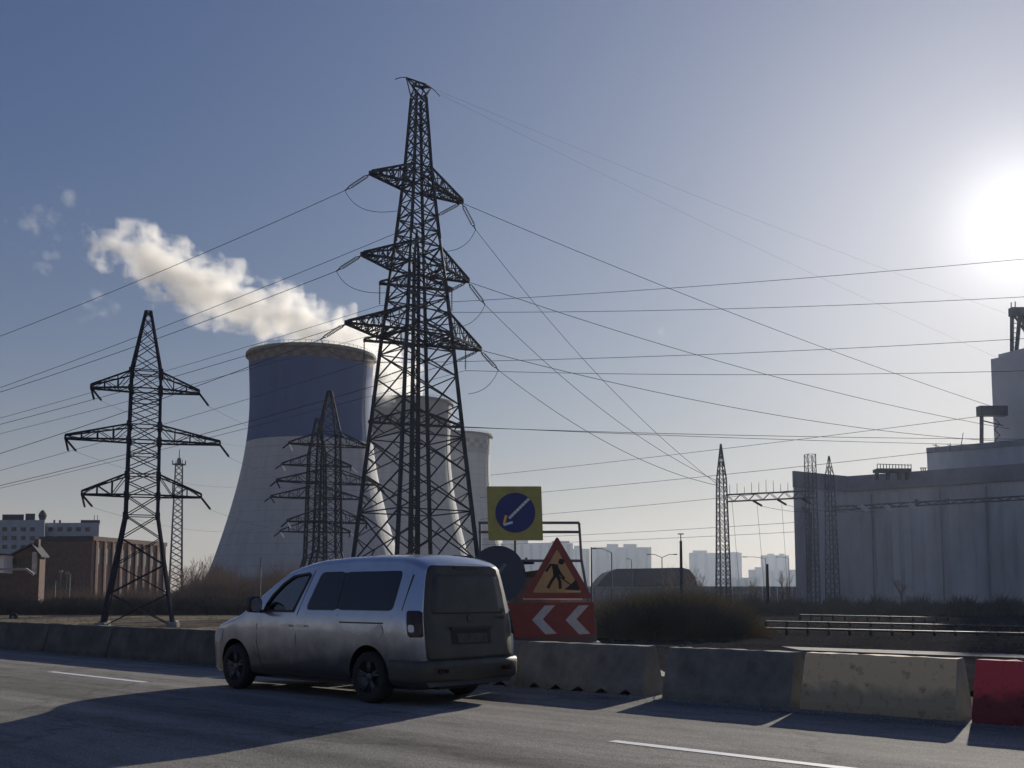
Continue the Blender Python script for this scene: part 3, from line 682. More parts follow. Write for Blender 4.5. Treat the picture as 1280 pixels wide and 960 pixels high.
# --- left pylon
LZ = 79.0; lb = V((at(174, 742, LZ).x, LZ, GZ)); s_ = LZ / K
def lz(*ys): return [z_of(y, LZ) - GZ for y in ys]
rt2 = sqrt(2)
lprof = [(0, 41 * s_ * rt2), (lz(645)[0], 19 * s_ * rt2), (lz(465)[0], 17.5 * s_ * rt2), (lz(389)[0], 3.0 * s_ * rt2)]
lnod = [0] + lz(742, 706, 673, 645, 620, 603, 586, 569, 552, 532, 517, 502, 488, 465, 446, 428, 412, 398, 389)
lat = dict(lw=.19, bw=.085, m=STEEL)
LP, lcor, lax, lay = pylon('left_pylon', 'dark lattice pylon standing alone on the dry grass at the left', 'pylon', lb, R(18), lprof, lnod,
      [(lz(488)[0], -.05, lz(467)[0], 3.8, 3), (lz(552)[0], 0, lz(533)[0], 5.4, 4), (lz(620)[0], 0, lz(594)[0], 4.15, 3)], plan=(4, 8, 12, 14), **lat)
for k in range(4):
    for y in (645, 620, 595, 552, 533, 488, 467): p = lcor(k, lz(y)[0]); MB().box((0, 0, 0), (.34, .34, .40)).build('gusset_plate', STEEL, LP, loc=p, rotz=R(18))
    p = lcor(k, 0); MB().box((p.x, p.y, .1), (.7, .7, .5)).build('footing', CONC, LP)
FZ = 150.0
fbase = V((at(408, 742, FZ).x, FZ, GZ)); fs_ = FZ / K
def fz(*ys): return [z_of(y, FZ) - GZ for y in ys]
fprof = [(0, 38 * fs_ * 1.2), (fz(690)[0], 17 * fs_ * 1.2), (fz(540)[0], 13.5 * fs_ * 1.2), (fz(489)[0], 2.5 * fs_ * 1.2)]
fnod = [0] + fz(735, 712, 690, 671, 653, 637, 620, 604, 588, 572, 557, 540, 526, 513, 500, 489)
FP, fcor, fax, fay = pylon('far_pylon', 'farther lattice pylon in front of the blue and white cooling tower, the taller of two', 'pylon', fbase, R(24), fprof, fnod,
      [(fz(557)[0], 0, fz(541)[0], 5.6, 3), (fz(604)[0], 0, fz(588)[0], 7.2, 4), (fz(653)[0], 0, fz(637)[0], 5.6, 3)], .25, .115, STEEL, plan=(3, 7, 11), group='pair of farther pylons')
for z, ln in ((557, 5.6), (604, 7.2), (653, 5.6)):
    for s in (1, -1):
        tip = fax * s * ln + V((0, 0, fz(z)[0])); insulator(tip, tip + V((s * .4 - .2, -1.4, -.9)), FP); insulator(tip, tip + V((s * .3 + .5, 1.5, -.9)), FP, INSUL_W if z != 604 else INSUL)
F2 = copy_tree(FP); F2.location = V((at(393, 742, 174).x, 174, GZ)); F2.rotation_euler = (0, 0, R(-6)); tag(F2, 'farther lattice pylon half hidden behind the left side of its taller twin')
lab_lr = {1: 'right', -1: 'left'}
lvl = ('top', 'middle', 'bottom')
for i, (y, ln, fy, fl) in enumerate(((488, 3.8, 557, 5.6), (552, 5.4, 604, 7.2), (620, 4.15, 653, 5.6))):
    for s in (1, -1):
        tip = lb + lax * s * ln + V((0, 0, lz(y)[0])); far = fbase + fax * s * fl + V((0, 0, fz(fy)[0]))
        d_ = (far - tip).normalized() * .9 + V((.35, 0, -.75)); q = tip + d_.normalized() * 1.45
        insulator(tip - lb, q - lb, LP, w=.8)
        wire(span(q, far, 1.6), .009, 'thin wire from the %s %s arm of the left pylon to the farther pylon' % (lvl[i], lab_lr[s]), group='thin wires between the left and the farther pylons')
        t2 = tip + V((s * .25, -.5, -.2)); e = at(-260 if s < 0 else -120, {488: 590, 552: 640, 620: 680}[y] + (8 if s > 0 else 0), 60)
        q2 = tip + V((-.75 if s > 0 else -.45, -.35, -.75 if s < 0 else -.2)); 
        if s < 0: insulator(tip - lb, tip + V((.35, -.2, -1.0)) - lb, LP, w=.8)
# two loose strings at the lower left arm hang in a curve
for px_ in ((303, 466), (303, 488), (300, 520)): pass

# --- lattice masts, gantry and telecom mast
def mast(name, label, base, h, w0, w1, top_h, ang, m, lw=.12, n=20, group=None, bw=.06):
    prof = [(0, w0 * 1.2), (h - top_h, w1 * 1.2), (h, .06 if top_h > 1 else w1 * 1.2)]
    T, c, a, b_ = pylon(name, label, 'mast', base, ang, prof, [h * i / n for i in range(n + 1)], [], lw, bw, m, lump=True, group=group)
    return T, c
GY = 150.0
def gpos(px): return V((at(px, 742, GY).x, GY, GZ))
gh = lambda py: z_of(py, GY) - GZ
G1, c1 = mast('gantry_mast', 'slender pointed lattice mast carrying the left end of the gantry beam', gpos(904.5), gh(555), .95, .62, gh(555) - gh(600), R(12), STEEL2, .15, 20, bw=.07)
G2, c2 = mast('gantry_mast', 'flat topped lattice mast at the right end of the gantry beam', gpos(1017), gh(568), .75, .68, 0, R(10), STEEL2, .12, 15, bw=.05)
G3, c3 = mast('gantry_mast', 'pointed lattice mast poking above the station roof right of the flat topped one', V((at(1041, 742, 153).x, 153, GZ)), z_of(570, 153) - GZ, .85, .55, 3.0, R(14), STEEL2, .11, 16, bw=.05)
def beam(label, p, q, dep, wid, n, m, name='gantry_beam'):
    T = thing(name, label, 'gantry beam', p); q = V(q) - V(p); u = q.normalized(); sd = u.cross(V((0, 0, 1))).normalized(); up = V((0, 0, 1)); ch = MB()
    cs = [sd * wid / 2, -sd * wid / 2, sd * wid / 2 + up * dep, -sd * wid / 2 + up * dep]
    for c in cs: ch.bar(c, c + q, .15)
    ch.build('chord', m, T)
    for i in range(n):
        a, b = q * (i / n), q * ((i + 1) / n)
        for (c, e) in ((0, 2), (1, 3), (0, 1), (2, 3)):
            strut('lacing_bar', cs[c] + a, cs[e] + b, .07, m, T) if i % 2 else strut('lacing_bar', cs[e] + a, cs[c] + b, .07, m, T)
    return T, q
b0 = at(908, 627, GY); b1 = at(1017, 622, GY)
GB, gq = beam('level lattice gantry beam with short spikes between the two masts left of the station', b0, b1, .95, .8, 12, STEEL2)
for i in range(12):
    p = gq * ((i + .5) / 12); r = MB(); r.bar(p + V((0, 0, .95)), p + V((0, 0, 2.3 + random.uniform(-.4, .5))), .06, .04); r.build('lightning_spike', STEEL2, GB)
for t, e in ((.30, 0), (.58, 1), (.86, 2)):
    p = gq * t; q = p + V((2.3, 1.2, -1.25)); insulator(p, p + V((1.6, .9, -.75)), GB, w=1.5)
    wire(span(b0 + p + V((1.6, .9, -.75)), at(1020 + 40 * e, 640, 185), .3, 8), .03, 'short lead from the %s insulator of the gantry beam to the station wall' % ('left', 'middle', 'right')[e], group='leads from the gantry beam')
for j, (xa, xb) in enumerate(((915, 925), (946, 956), (977, 985))):
    wire(span(at(xa, 626, GY), at(xb, 742, GY), 0, 8), .022, 'thin vertical dropper wire hanging from the gantry beam, %s one' % ('left', 'middle', 'right')[j], 'dropper_wire', 'wire', 'dropper wires under the gantry')
b2 = V((at(1041, 638, 153).x, 153, z_of(638, 153))); b3 = at(1290, 624, 153)
GB2, gq2 = beam('dark lattice gantry beam crossing in front of the station facade', b2, b3, .5, .6, 22, STEEL2)
for i, (xa, ya) in enumerate(((1073, 632), (1104, 632), (1133, 629))):
    p = at(xa, ya, 152.3); q = at(xa + 11, ya + 8, 151.2)
    for e in (0, .34): insulator(p + V((e, -.3 * e, .28 * e)) - b2, q + V((e, -.3 * e, .28 * e)) - b2, GB2, INSUL_W, 1.3)  # white colour stands for sunlight on these glass insulators
TM, ct_ = mast('telecom_mast', 'thin grey lattice telecom mast with a railed top platform beside the cooling tower', V((at(219, 742, 320).x, 320, GZ)), z_of(581, 320) - GZ, 2.2, 1.15, 0, R(20), STEEL2, .3, 22, bw=.17)
hh = z_of(581, 320) - GZ; tp = MB(); tp.lathe([(0.01, hh), (2.0, hh), (2.0, hh + .25), (.01, hh + .25)], 8)
for i in range(8): a = i * pi / 4; tp.bar((2 * cos(a), 2 * sin(a), hh), (2 * cos(a), 2 * sin(a), hh + 1.3), .12)
tp.bar((0, 0, hh), (0, 0, hh + 4.6), .25, .15); tp.bar((0, 0, hh + .3), (0, 0, hh + 2), .9, .7, 6); tp.build('platform', STEEL2, TM)

# ------------------------------------------------------------------ cooling towers
def tower_paint(name, hi, lo, zs, chk, chk_cols=((.36, .34, .33), (.22, .22, .23))):
    m = bpy.data.materials.new(name); m.use_nodes = True; t = m.node_tree; b = t.nodes['Principled BSDF']; b.inputs['Roughness'].default_value = .85
    tc = t.nodes.new('ShaderNodeTexCoord'); sp = t.nodes.new('ShaderNodeSeparateXYZ'); t.links.new(tc.outputs['Object'], sp.inputs[0])
    def mth(op, a, b_=0.):
        n = t.nodes.new('ShaderNodeMath'); n.operation = op
        for i, q in enumerate((a, b_)):
            if isinstance(q, (int, float)): n.inputs[i].default_value = q
            else: t.links.new(q, n.inputs[i])
        return n.outputs[0]
    def mix(f, a, c, mode='MIX'):
        x = t.nodes.new('ShaderNodeMix'); x.data_type = 'RGBA'; x.blend_type = mode
        for i, q in ((0, f), (6, a), (7, c)):
            if isinstance(q, (int, float)): x.inputs[i].default_value = q
            elif isinstance(q, tuple): x.inputs[i].default_value = (*q, 1)
            else: t.links.new(q, x.inputs[i])
        return x.outputs[2]
    z = sp.outputs['Z']; ang = mth('ARCTAN2', sp.outputs['Y'], sp.outputs['X'])
    c = mix(mth('GREATER_THAN', z, zs), lo, hi)
    # rows of red and white marking squares under the rim
    z0, z1, ncol = chk; row = mth('FLOOR', mth('DIVIDE', mth('SUBTRACT', z, z0), (z1 - z0) / 2)); colu = mth('FLOOR', mth('MULTIPLY', ang, ncol / (2 * pi)))
    par = mth('ABSOLUTE', mth('MODULO', mth('ADD', row, colu), 2.)); sq = mix(par, chk_cols[0], chk_cols[1])
    c = mix(mth('MULTIPLY', mth('GREATER_THAN', z, z0), mth('LESS_THAN', z, z1)), c, sq)
    mp = t.nodes.new('ShaderNodeMapping'); mp.inputs['Scale'].default_value = (1, 1, .12); t.links.new(tc.outputs['Object'], mp.inputs[0])
    nz = t.nodes.new('ShaderNodeTexNoise'); nz.inputs['Scale'].default_value = .35; nz.inputs['Detail'].default_value = 8; nz.inputs['Roughness'].default_value = .7; t.links.new(mp.outputs[0], nz.inputs['Vector'])
    r = t.nodes.new('ShaderNodeValToRGB'); r.color_ramp.elements[0].position = .3; r.color_ramp.elements[0].color = (.62, .6, .58, 1); r.color_ramp.elements[1].position = .6; t.links.new(nz.outputs['Fac'], r.inputs[0])
    c = mix(.5, c, r.outputs[0], 'MULTIPLY')
    ring = mth('LESS_THAN', mth('FRACT', mth('DIVIDE', z, 3.6)), .09); c = mix(mth('MULTIPLY', ring, .16), c, (.05, .05, .055))     # lift joints of the shuttering
    t.links.new(c, b.inputs['Base Color']); return m
def cooling_tower(label, px, Yd, ytop, dia, paint, n=112):
    base = V((at(px, 742, Yd).x, Yd, GZ)); r0 = dia / 2; H = z_of(ytop, Yd - r0) - GZ - .5
    T = thing('cooling_tower', label, 'cooling tower', base, 0, 'concrete cooling towers of the power station'); zb = 6.0
    def rad(z):
        zt = H * .80; a = r0 * .965
        return sqrt(a * a * (1 + ((z - zt) / (H * .80 / 1.42)) ** 2)) if z < zt else lerp(a, r0, ((z - zt) / (H - zt)) ** 1.6)
    pr = [(rad(zb + (H - zb) * i / 48), zb + (H - zb) * i / 48) for i in range(49)]
    pr += [(r - .6, z) for r, z in pr[::-1]] + [pr[0]]
    MB().lathe(pr, n).build('shell', paint, T, True)
    R_ = rad(H)
    MB().lathe([(R_ - .4, H - .5), (R_ + .9, H - .5), (R_ + .9, H + .45), (R_ - .4, H + .45), (R_ - .4, H - .5)], n).build('rim_ring', CONC_D, T)
    MB().lathe([(rad(0) + 3, 0), (rad(0) + 3, 1.6), (rad(0) + 2.2, 1.6), (rad(0) + 2.2, 0)], 72).build('basin_wall', CONC, T)
    for i in range(36):
        a, b_ = 2 * pi * i / 36, 2 * pi * (i + .5) / 36
        for e in (1, -1): strut('column', (rad(0) * cos(a), rad(0) * sin(a), 0), (rad(zb) * cos(a + e * pi / 36), rad(zb) * sin(a + e * pi / 36), zb + .3), .8, CONC, T)
    # rim handrail and a ladder down the sunny side
    hr = MB()
    for i in range(72):
        a, b_ = 2 * pi * i / 72, 2 * pi * (i + 1) / 72
        hr.bar((R_ * cos(a), R_ * sin(a), H + .4), (R_ * cos(a), R_ * sin(a), H + 1.5), .09); hr.bar((R_ * cos(a), R_ * sin(a), H + 1.5), (R_ * cos(b_), R_ * sin(b_), H + 1.5), .08)
    hr.build('rim_handrail', STEEL2, T)
    la = MB(); a = R(-22); q = [(rad(zb + (H - zb) * i / 30) + .35, zb + (H - zb) * i / 30) for i in range(31)]
    for e in (-.3, .3):
        for (ra, za), (rb, zb2) in zip(q, q[1:]): la.bar((ra * cos(a) - e * sin(a), ra * sin(a) + e * cos(a), za), (rb * cos(a) - e * sin(a), rb * sin(a) + e * cos(a), zb2), .14)
    la.build('ladder', STEEL2, T)
    return base, H
h1 = z_of(428, 348.5) - GZ
T1 = cooling_tower('nearest cooling tower, painted dark blue above and white below, with a checkered rim', 384.5, 370, 428, 43, tower_paint('blue_white_tower_paint', (.006, .056, .22), (.43, .43, .44), z_of(545, 348) - GZ, (h1 - 4.4, h1 - .8, 60), ((.13, .108, .112), (.12, .055, .05))))
h2 = z_of(494, 460) - GZ
T2 = cooling_tower('middle cooling tower in plain grey concrete, seen behind the tall pylon', 507, 480, 494, 40, tower_paint('grey_tower_concrete', (.26, .265, .275), (.46, .455, .45), h2 - 17, (h2 - 2, h2 - 1.9, 40)))
h3 = z_of(538, 560) - GZ
T3 = cooling_tower('farthest cooling tower, pale with a checkered band below its rim', 567, 580, 538, 40, tower_paint('pale_tower_concrete', (.30, .30, .31), (.46, .455, .45), h3 - 11, (h3 - 8, h3 - 3.5, 40)))

# ------------------------------------------------------------------ buildings
STUC = mat('grey_station_panels', (.52, .52, .53), .85, 0, .22, .16, 0, stretch=(1, 1, .3))
STUCL = mat('pale_station_panels', (.58, .58, .59), .85, 0, .12, .10, 0)
BRICK = mat('dark_red_brick', (.15, .095, .075), .9, 0, .2, 1.5)
PALE = mat('pale_rendered_wall', (.42, .43, .46), .85, 0, .12, .3)
ROOFM = mat('roof_felt', (.07, .07, .08), .9, 0, .2, .6)
DARKWIN = mat('far_window_glass', (.03, .035, .045), .2, 0, .2, 1)
def hexa(b, p0, p1, depth, z0, za, zb=None):
    """block whose front runs p0->p1 (ground points), going back by depth vector"""
    p0, p1, dv = V(p0), V(p1), V(depth); zb = za if zb is None else zb
    q = [p0, p1, p1 + dv, p0 + dv]; zt = [za, zb, zb, za]
    return b.add([(p.x, p.y, z0) for p in q] + [(p.x, p.y, t_) for p, t_ in zip(q, zt)], [(3, 2, 1, 0), (4, 5, 6, 7), (0, 1, 5, 4), (1, 2, 6, 5), (2, 3, 7, 6), (3, 0, 4, 7)])
def gp(px, Y): v = at(px, 742, Y); return V((v.x, Y, 0))
st = thing('power_station', 'large dark grey power station block with stepped roof filling the right side', 'building')
A0, A1, A2 = gp(995, 178), gp(1062, 186), gp(1345, 163); back = V((14, 60, 0))
ha = z_of(591, 178)
hexa(MB(), A0, A1, V((30, 60, 0)), GZ, ha, ha + .15).build('wall', STUC, st)
hexa(MB(), A1 + V((0, .05, 0)), A2, back, GZ, ha + .1).build('wall', STUC, st)
def face(a, b, t0, t1, z0, z1, proud, name, m, parent=st):
    a, b = V(a), V(b); u = (b - a).normalized(); nrm = V((u.y, -u.x, 0)); p0 = a.lerp(b, t0) + nrm * proud; p1 = a.lerp(b, t1) + nrm * proud; bb = MB()
    hexa(bb, p0, p1, -nrm * (proud + .15), z0, z1); return bb.build(name, m, parent)
face(A1, A2, .003, 1, ha - 2.4, ha + .25, .35, 'parapet', mat('dark_parapet_sheet', (.30, .305, .33), .8, 0, .15, .3)); face(A0, A1, 0, .995, ha - 2.4, ha + .3, .3, 'parapet', MATS['dark_parapet_sheet'])
for i in range(17):
    t0 = .012 + i * .058; face(A1, A2, t0, t0 + .006, GZ, ha - 2.45, .09, 'pilaster', STUC)
for j, z in enumerate((4.5, 9.0, 13.5)):
    for i in range(16):
        if (i * 7 + j * 5) % 9 == 0: continue
        t0 = .024 + i * .058; face(A1, A2, t0, t0 + .042, z + (.15 if j % 2 else 0), z + 3.6, .06, 'wall_panel', STUC)
for t0 in (.22, .275): face(A1, A2, t0, t0 + .035, 1.0, ha - 3.0, .12, 'wall_panel', STUCL)
for i in range(4): face(A0, A1, .12 + i * .22, .13 + i * .22, GZ, ha - 2.5, .18, 'pilaster', STUC)
for i in (): w = face(A1, A2, .05 + i * .10, .085 + i * .10, .6, 2.8, .07, 'window', DARKWIN)
dp = MB(); dp.bar(at(1012, 640, 176.5), at(1012, 742, 176.5), .5, None, 8); dp.bar(at(1012, 640, 176.5), at(1002, 634, 176.8), .5, None, 8); dp.build('duct_pipe', STEEL2, st)
for px_, top in ((1098, 3.2), (1190, 2.9), (1247, 3.0)):
    q = A1.lerp(A2, (px_ - 1062) / 283 * 1.0); b = MB(); b.bar((q.x - .25, q.y - .45, GZ), (q.x - .25, q.y - .45, ha - top), .22, None, 6); b.build('downpipe', MATS['dark_parapet_sheet'], st)
for t0 in (.33, .47, .61, .79): face(A1, A2, t0, t0 + .018, ha - 5.6, ha - 4.4, .05, 'louvre', mat('dusty_louvre', (.22, .22, .23), .8, 0, .2, 2))
B0 = gp(1165, 186); B1 = gp(1350, 171); hb = z_of(561, 186)
hexa(MB(), B0, B1, V((24, 45, 0)), ha - 1, hb).build('upper_wall', STUC, st)
face(B0, B1, 0, 1, hb - .8, hb + .15, .2, 'parapet', MATS['dark_parapet_sheet'])
C0 = gp(1251, 190); C1 = gp(1360, 176); hc = z_of(449, 190)
hexa(MB(), C0, C1, V((18, 30, 0)), ha - 1, hc).build('tower_wall', STUCL, st)
hexa(MB(), gp(1261, 191), C1 + V((0, 2, 0)), V((13, 22, 0)), hc - .1, hc + 1.1).build('tower_wall', STUCL, st)
# roof-top steelwork
rf = thing('roof_frame', 'steel beam frame on a single post beside the tall tower block', 'steel frame'); b = MB(); Y = 184
b.box((at(1240, 514, Y).x, Y, z_of(514, Y)), (4.8, 1.6, 1.7)); b.build('beam', STEEL2, rf)
b = MB(); b.bar(at(1227, 520, Y), at(1227, 562, Y), .5); b.build('post', STEEL2, rf)
b = MB(); b.bar(at(1229, 526, Y), at(1254, 532, Y), .18)
for q in range(5): b.bar(at(1243 + (q % 2) * 7, 523 + q * 7, Y + 1), at(1250 - (q % 2) * 7, 530 + q * 7, Y + 1), .14)
b.build('brace', STEEL2, rf)
tf = thing('roof_frame', 'tall trestle frame on top of the tower block at the right edge', 'steel frame'); b = MB(); Y = 194
b.box((at(1285, 390, Y).x, Y, z_of(390, Y)), (6.6, 1.4, 1.5)); b.build('beam', STEEL2, tf)
b = MB()
for xa, xb in ((1265, 1265), (1275, 1270), (1277, 1290), (1305, 1305)): b.bar(at(xa, 392, Y), at(xb, 445, Y), .55)
b.build('post', STEEL2, tf)
b = MB()
for q in range(8): b.bar(at(1266, 398 + q * 6, Y), at(1271, 398 + q * 6, Y), .12)
b.bar(at(1264, 384, Y), at(1264, 378, Y), .15); b.bar(at(1269, 384, Y), at(1269, 377, Y), .15); b.bar(at(1266, 392, Y), at(1285, 420, Y), .3); b.build('ladder', STEEL2, tf)
pf = thing('roof_platform', 'railed platform standing on the station roof', 'platform'); Y = 176; b = MB()
x0, x1 = at(1094, 590, Y).x, at(1136, 590, Y).x
b.box(((x0 + x1) / 2, Y, z_of(588.5, Y)), (x1 - x0, 2.4, .55)); b.build('deck', STEEL2, pf); b = MB()
for q in range(12):
    x = lerp(x0, x1, q / 11); b.bar((x, Y - 1.1, z_of(589, Y)), (x, Y - 1.1, z_of(581, Y)), .1)
b.bar((x0, Y - 1.1, z_of(581, Y)), (x1, Y - 1.1, z_of(582.5, Y)), .1); b.build('railing', STEEL2, pf)
b = MB(); 
for x in (1096, 1110, 1124, 1134): b.bar(at(x, 588, Y), at(x, 600, Y), .5)
b.build('post', STEEL2, pf)
vt = MB(); Y = 178
for x in (1151, 1154, 1157): vt.bar(at(x, 585, Y), at(x + (1154 - x) * .6, 594, Y), .12)
vt.bar(at(1150, 585, Y), at(1158, 585, Y), .14); tag(vt.build('roof_bracket', STEEL2), 'small splayed bracket on the station roof right of the platform', 'bracket')
an = MB(); an.bar(at(1200, 565, 180), at(1204, 541, 180), .14, .08); tag(an.build('roof_antenna', STEEL2), 'leaning thin antenna on the upper station roof', 'antenna')
for i, x in enumerate((1170, 1188)):
    a_ = MB(); a_.bar(at(x, 564, 182), at(x, 554, 182), .14, .08); a_.bar(at(x - 4, 556, 182), at(x + 4, 558, 182), .1); tag(a_.build('roof_lamp', STEEL2), 'tiny roof lamp stub at the %s of the upper station roof' % ('corner' if i == 0 else 'front'), 'lamp', 'roof lamp stubs')

# far apartment blocks
FLAT = mat('far_panel_blocks', (.50, .51, .53), .85, 0, .06, .05)
def flats(label, x0, x1, ytop, Y, bumps, steps=()):
    Y *= 1.5; t_ = thing('apartment_block', label, 'apartment block', (0, 0, 0), 0, 'distant white apartment blocks'); a, c = at(x0, ytop, Y), at(x1, ytop, Y); b = MB()
    hexa(b, (a.x, Y, 0), (c.x, Y, 0), V((0, 18, 0)), GZ, a.z); b.build('wall', FLAT, t_)
    for (u0, u1, yy) in bumps:
        b = MB(); p, q = at(u0, yy, Y), at(u1, yy, Y); hexa(b, (p.x, Y + 3, 0), (q.x, Y + 3, 0), V((0, 9, 0)), a.z - .05, p.z); b.build('roof_housing', FLAT, t_)
    n = max(3, int((x1 - x0) / 11)); 
    for i in range(n):
        b = MB(); u = lerp(a.x, c.x, (i + .35) / n); w = (c.x - a.x) / n * .32; hexa(b, (u, Y - .5, 0), (u + w, Y - .5, 0), V((0, .6, 0)), GZ + 4, a.z - 2.5); b.build('balcony_stack', mat('far_loggias', (.36, .38, .42), .7, 0, .1, .2), t_)
flats('distant white apartment block behind the arrow sign and roadworks triangle', 600, 716, 679, 1250, ((628, 660, 675), (690, 712, 676)))
flats('distant narrow apartment block just left of the lamp post', 716.3, 737, 686, 1290, ((718, 726, 682),))
flats('distant wide apartment block with two roof housings above the arched shed', 741, 814, 684, 1350, ((759, 773, 680), (780, 796, 680)))
flats('distant apartment block left of the gantry mast', 863, 927, 691, 1500, ((867, 884, 688), (890, 900, 691), (908, 924, 690)))
flats('distant apartment block in the gap left of the station corner', 953, 986, 694, 1650, ((960, 968, 692), (975, 981, 692)))
flats('distant low apartment block between the gantry mast and the station', 938, 1004, 712, 1400, ((945, 960, 709),))
for x0, x1, y, Y, l in ((560, 645, 700, 1100, 'distant low block behind the frame of the sign trailer'), (905, 950, 722, 1000, 'distant low grey block at the foot of the gantry mast'), (815, 865, 716, 1200, 'distant low block behind the arched shed')): flats(l, x0, x1, y, Y, ())

# arched shed
ah = thing('arched_shed', 'long dark blue arched shed behind the brush mound', 'shed'); Y = 250; b = MB()
pr = [(0, 738), (3, 731), (10, 722), (18, 714.5), (27, 711)]
x0, x1 = 744, 874; out_ = [(x0 + d_, y) for d_, y in pr] + [(x1 - 21, 709.5), (x1 - 12, 712), (x1 - 6, 720), (x1 - 2, 730), (x1, 738)]
ptsf = [at(x, y, Y) for x, y in out_]; n = len(ptsf)
vs = []
for e, kx, kz in ((0, 1, 1), (3, 1.0, 1.0), (22, 1, 1)): 
    vs += [V((p.x, Y + e, p.z)) for p in ptsf]
fs = [tuple(range(n))[::-1], tuple(range(2 * n, 3 * n))]
for r in range(2): fs += [(r * n + i, r * n + i + 1, (r + 1) * n + i + 1, (r + 1) * n + i) for i in range(n - 1)]
b.add(vs, fs); b.build('roof', mat('dark_blue_sheet', (.07, .075, .11), .6, .1, .2, .4), ah)
for i in range(7):
    x = 760 + i * 16; b = MB(); hexa(b, at(x, 742, Y - .12), at(x + 1.2, 742, Y - .12), V((0, .2, 0)), GZ, z_of(711 if i else 716, Y)); b.build('roof_rib', MATS['dark_blue_sheet'], ah)
# concrete panel fence far right of the trailer
fe = thing('panel_fence', 'long low pale concrete panel fence far behind the brush mound', 'fence'); Y = 235
for i in range(34):
    xa = 690 + i * 9.4; b = MB(); p, q = at(xa, 742, Y), at(xa + 8.9, 742, Y); hexa(b, (p.x, Y, 0), (q.x, Y, 0), V((0, .2, 0)), GZ, z_of(733 + random.uniform(-.3, .3), Y)); b.build('panel', CONC, fe)

# left-hand buildings
lw_ = thing('office_block', 'long pale grey block with roof huts at the far left edge', 'building'); Y = 335
def px_mid(a, b): return (a * .0 + b * 1.0)
def lb_(x0, x1, y0, y1, Yf, dep, m, nm, par): b = MB(); p, q = at(x0, y0, Yf), at(x1, y0, Yf); hexa(b, (p.x, Yf, 0), (q.x, Yf, 0), V((dep * (px_mid(x0, x1) - 640) / K * 1.03, dep, 0)), (GZ if y1 is None else z_of(y1, Yf)), p.z); return b.build(nm, m, par)
lb_(-90, 56, 650, None, Y, 30, PALE, 'wall', lw_); lb_(56.2, 124, 653.5, None, Y + 3, 26, PALE, 'wall', lw_)
lb_(3, 30, 643, 650.3, Y + 4, 8, ROOFM, 'roof_hut', lw_); lb_(32, 44, 642, 650.3, Y + 4, 6, ROOFM, 'roof_hut', lw_); lb_(101, 125, 650, 653.8, Y + 5, 10, ROOFM, 'roof_hut', lw_)
b = MB(); p = at(53, 650, Y + 5); b.lathe([(.01, 0), (.9, 0), (1.3, 1.4), (1.0, 2.2), (.5, 2.9), (.01, 3.2)], 10, lambda r, t_, z: V((p.x + r * cos(t_), p.y + r * sin(t_), p.z + z))); b.build('roof_vent', ROOFM, lw_)
for x in (68, 75): lb_(x - 1.2, x + 1.2, 650, 654, Y + 6, 1, ROOFM, 'chimney', lw_)
for x in (118, 122): lb_(x - .4, x + .4, 644, 651, Y + 8, .4, ROOFM, 'aerial', lw_)
for i in range(12):
    for yy in (659, 670, 681): lb_(-20 + i * 11.5, -14 + i * 11.5, yy, yy + 5, Y - .15 if i < 6 else Y + 2.8, .2, DARKWIN, 'window', lw_)
bk = thing('brick_hall', 'brick hall with dark end wall and sunlit pilastered side, behind the left pylon', 'building')
P0 = gp(47, 203); P1 = gp(113, 200); P2 = gp(206, 226); hk = z_of(671.5, 200); b = MB()
q3 = P0 + (P2 - P1); b.add([(p.x, p.y, z) for z in (GZ, hk) for p in (P0, P1, P2, q3)], [(3, 2, 1, 0), (4, 5, 6, 7), (0, 1, 5, 4), (1, 2, 6, 5), (2, 3, 7, 6), (3, 0, 4, 7)]); b.build('wall', mat('sunny_brick', (.42, .27, .20), .9, 0, .18, .8), bk)
face(P0, P1, .001, .999, GZ, hk - .6, .03, 'shaded_end_wall', BRICK, bk); face(P0, P1, 0, 1, hk - .6, hk + .25, .25, 'cornice', ROOFM, bk); face(P1, P2, .0, 1, hk - .6, hk + .2, .25, 'cornice', BRICK, bk)  # end wall given darker brick to paint in its shade
for i in range(10): t0 = .03 + i * .102; face(P1, P2, t0, t0 + .022, GZ, hk - .62, .35, 'pilaster', BRICK, bk)
for i in range(9):
    t0 = .07 + i * .102; face(P1, P2, t0, t0 + .055, hk - 5.0, hk - 2.0, .05, 'window', mat('dull_pane', (.16, .13, .12), .4, 0, .1, 1), bk)
for i in range(5): t0 = .1 + i * .17; face(P0, P1, t0, t0 + .08, 1.5, 4.2, .06, 'window', DARKWIN, bk)
ho = thing('brick_house', 'small dark house with a pitched roof at the left edge', 'house'); Y = 165
h0, h1_ = at(12, 742, Y).x, at(48, 742, Y).x; ze, zp = z_of(695, Y), z_of(681, Y); xp = at(38, 742, Y).x; b = MB()
b.add([(h0, Y, GZ), (h1_, Y, GZ), (h1_, Y, ze), (xp, Y, zp - .2), (h0, Y, ze), (h0, Y + 2, GZ), (h1_, Y + 2, GZ), (h1_, Y + 2, ze), (xp, Y + 2, zp - .2), (h0, Y + 2, ze)], [(0, 1, 2, 3, 4), (9, 8, 7, 6, 5), (0, 5, 6, 1), (1, 6, 7, 2), (2, 7, 8, 3), (3, 8, 9, 4), (4, 9, 5, 0)]); b.build('wall', BRICK, ho)
b = MB()
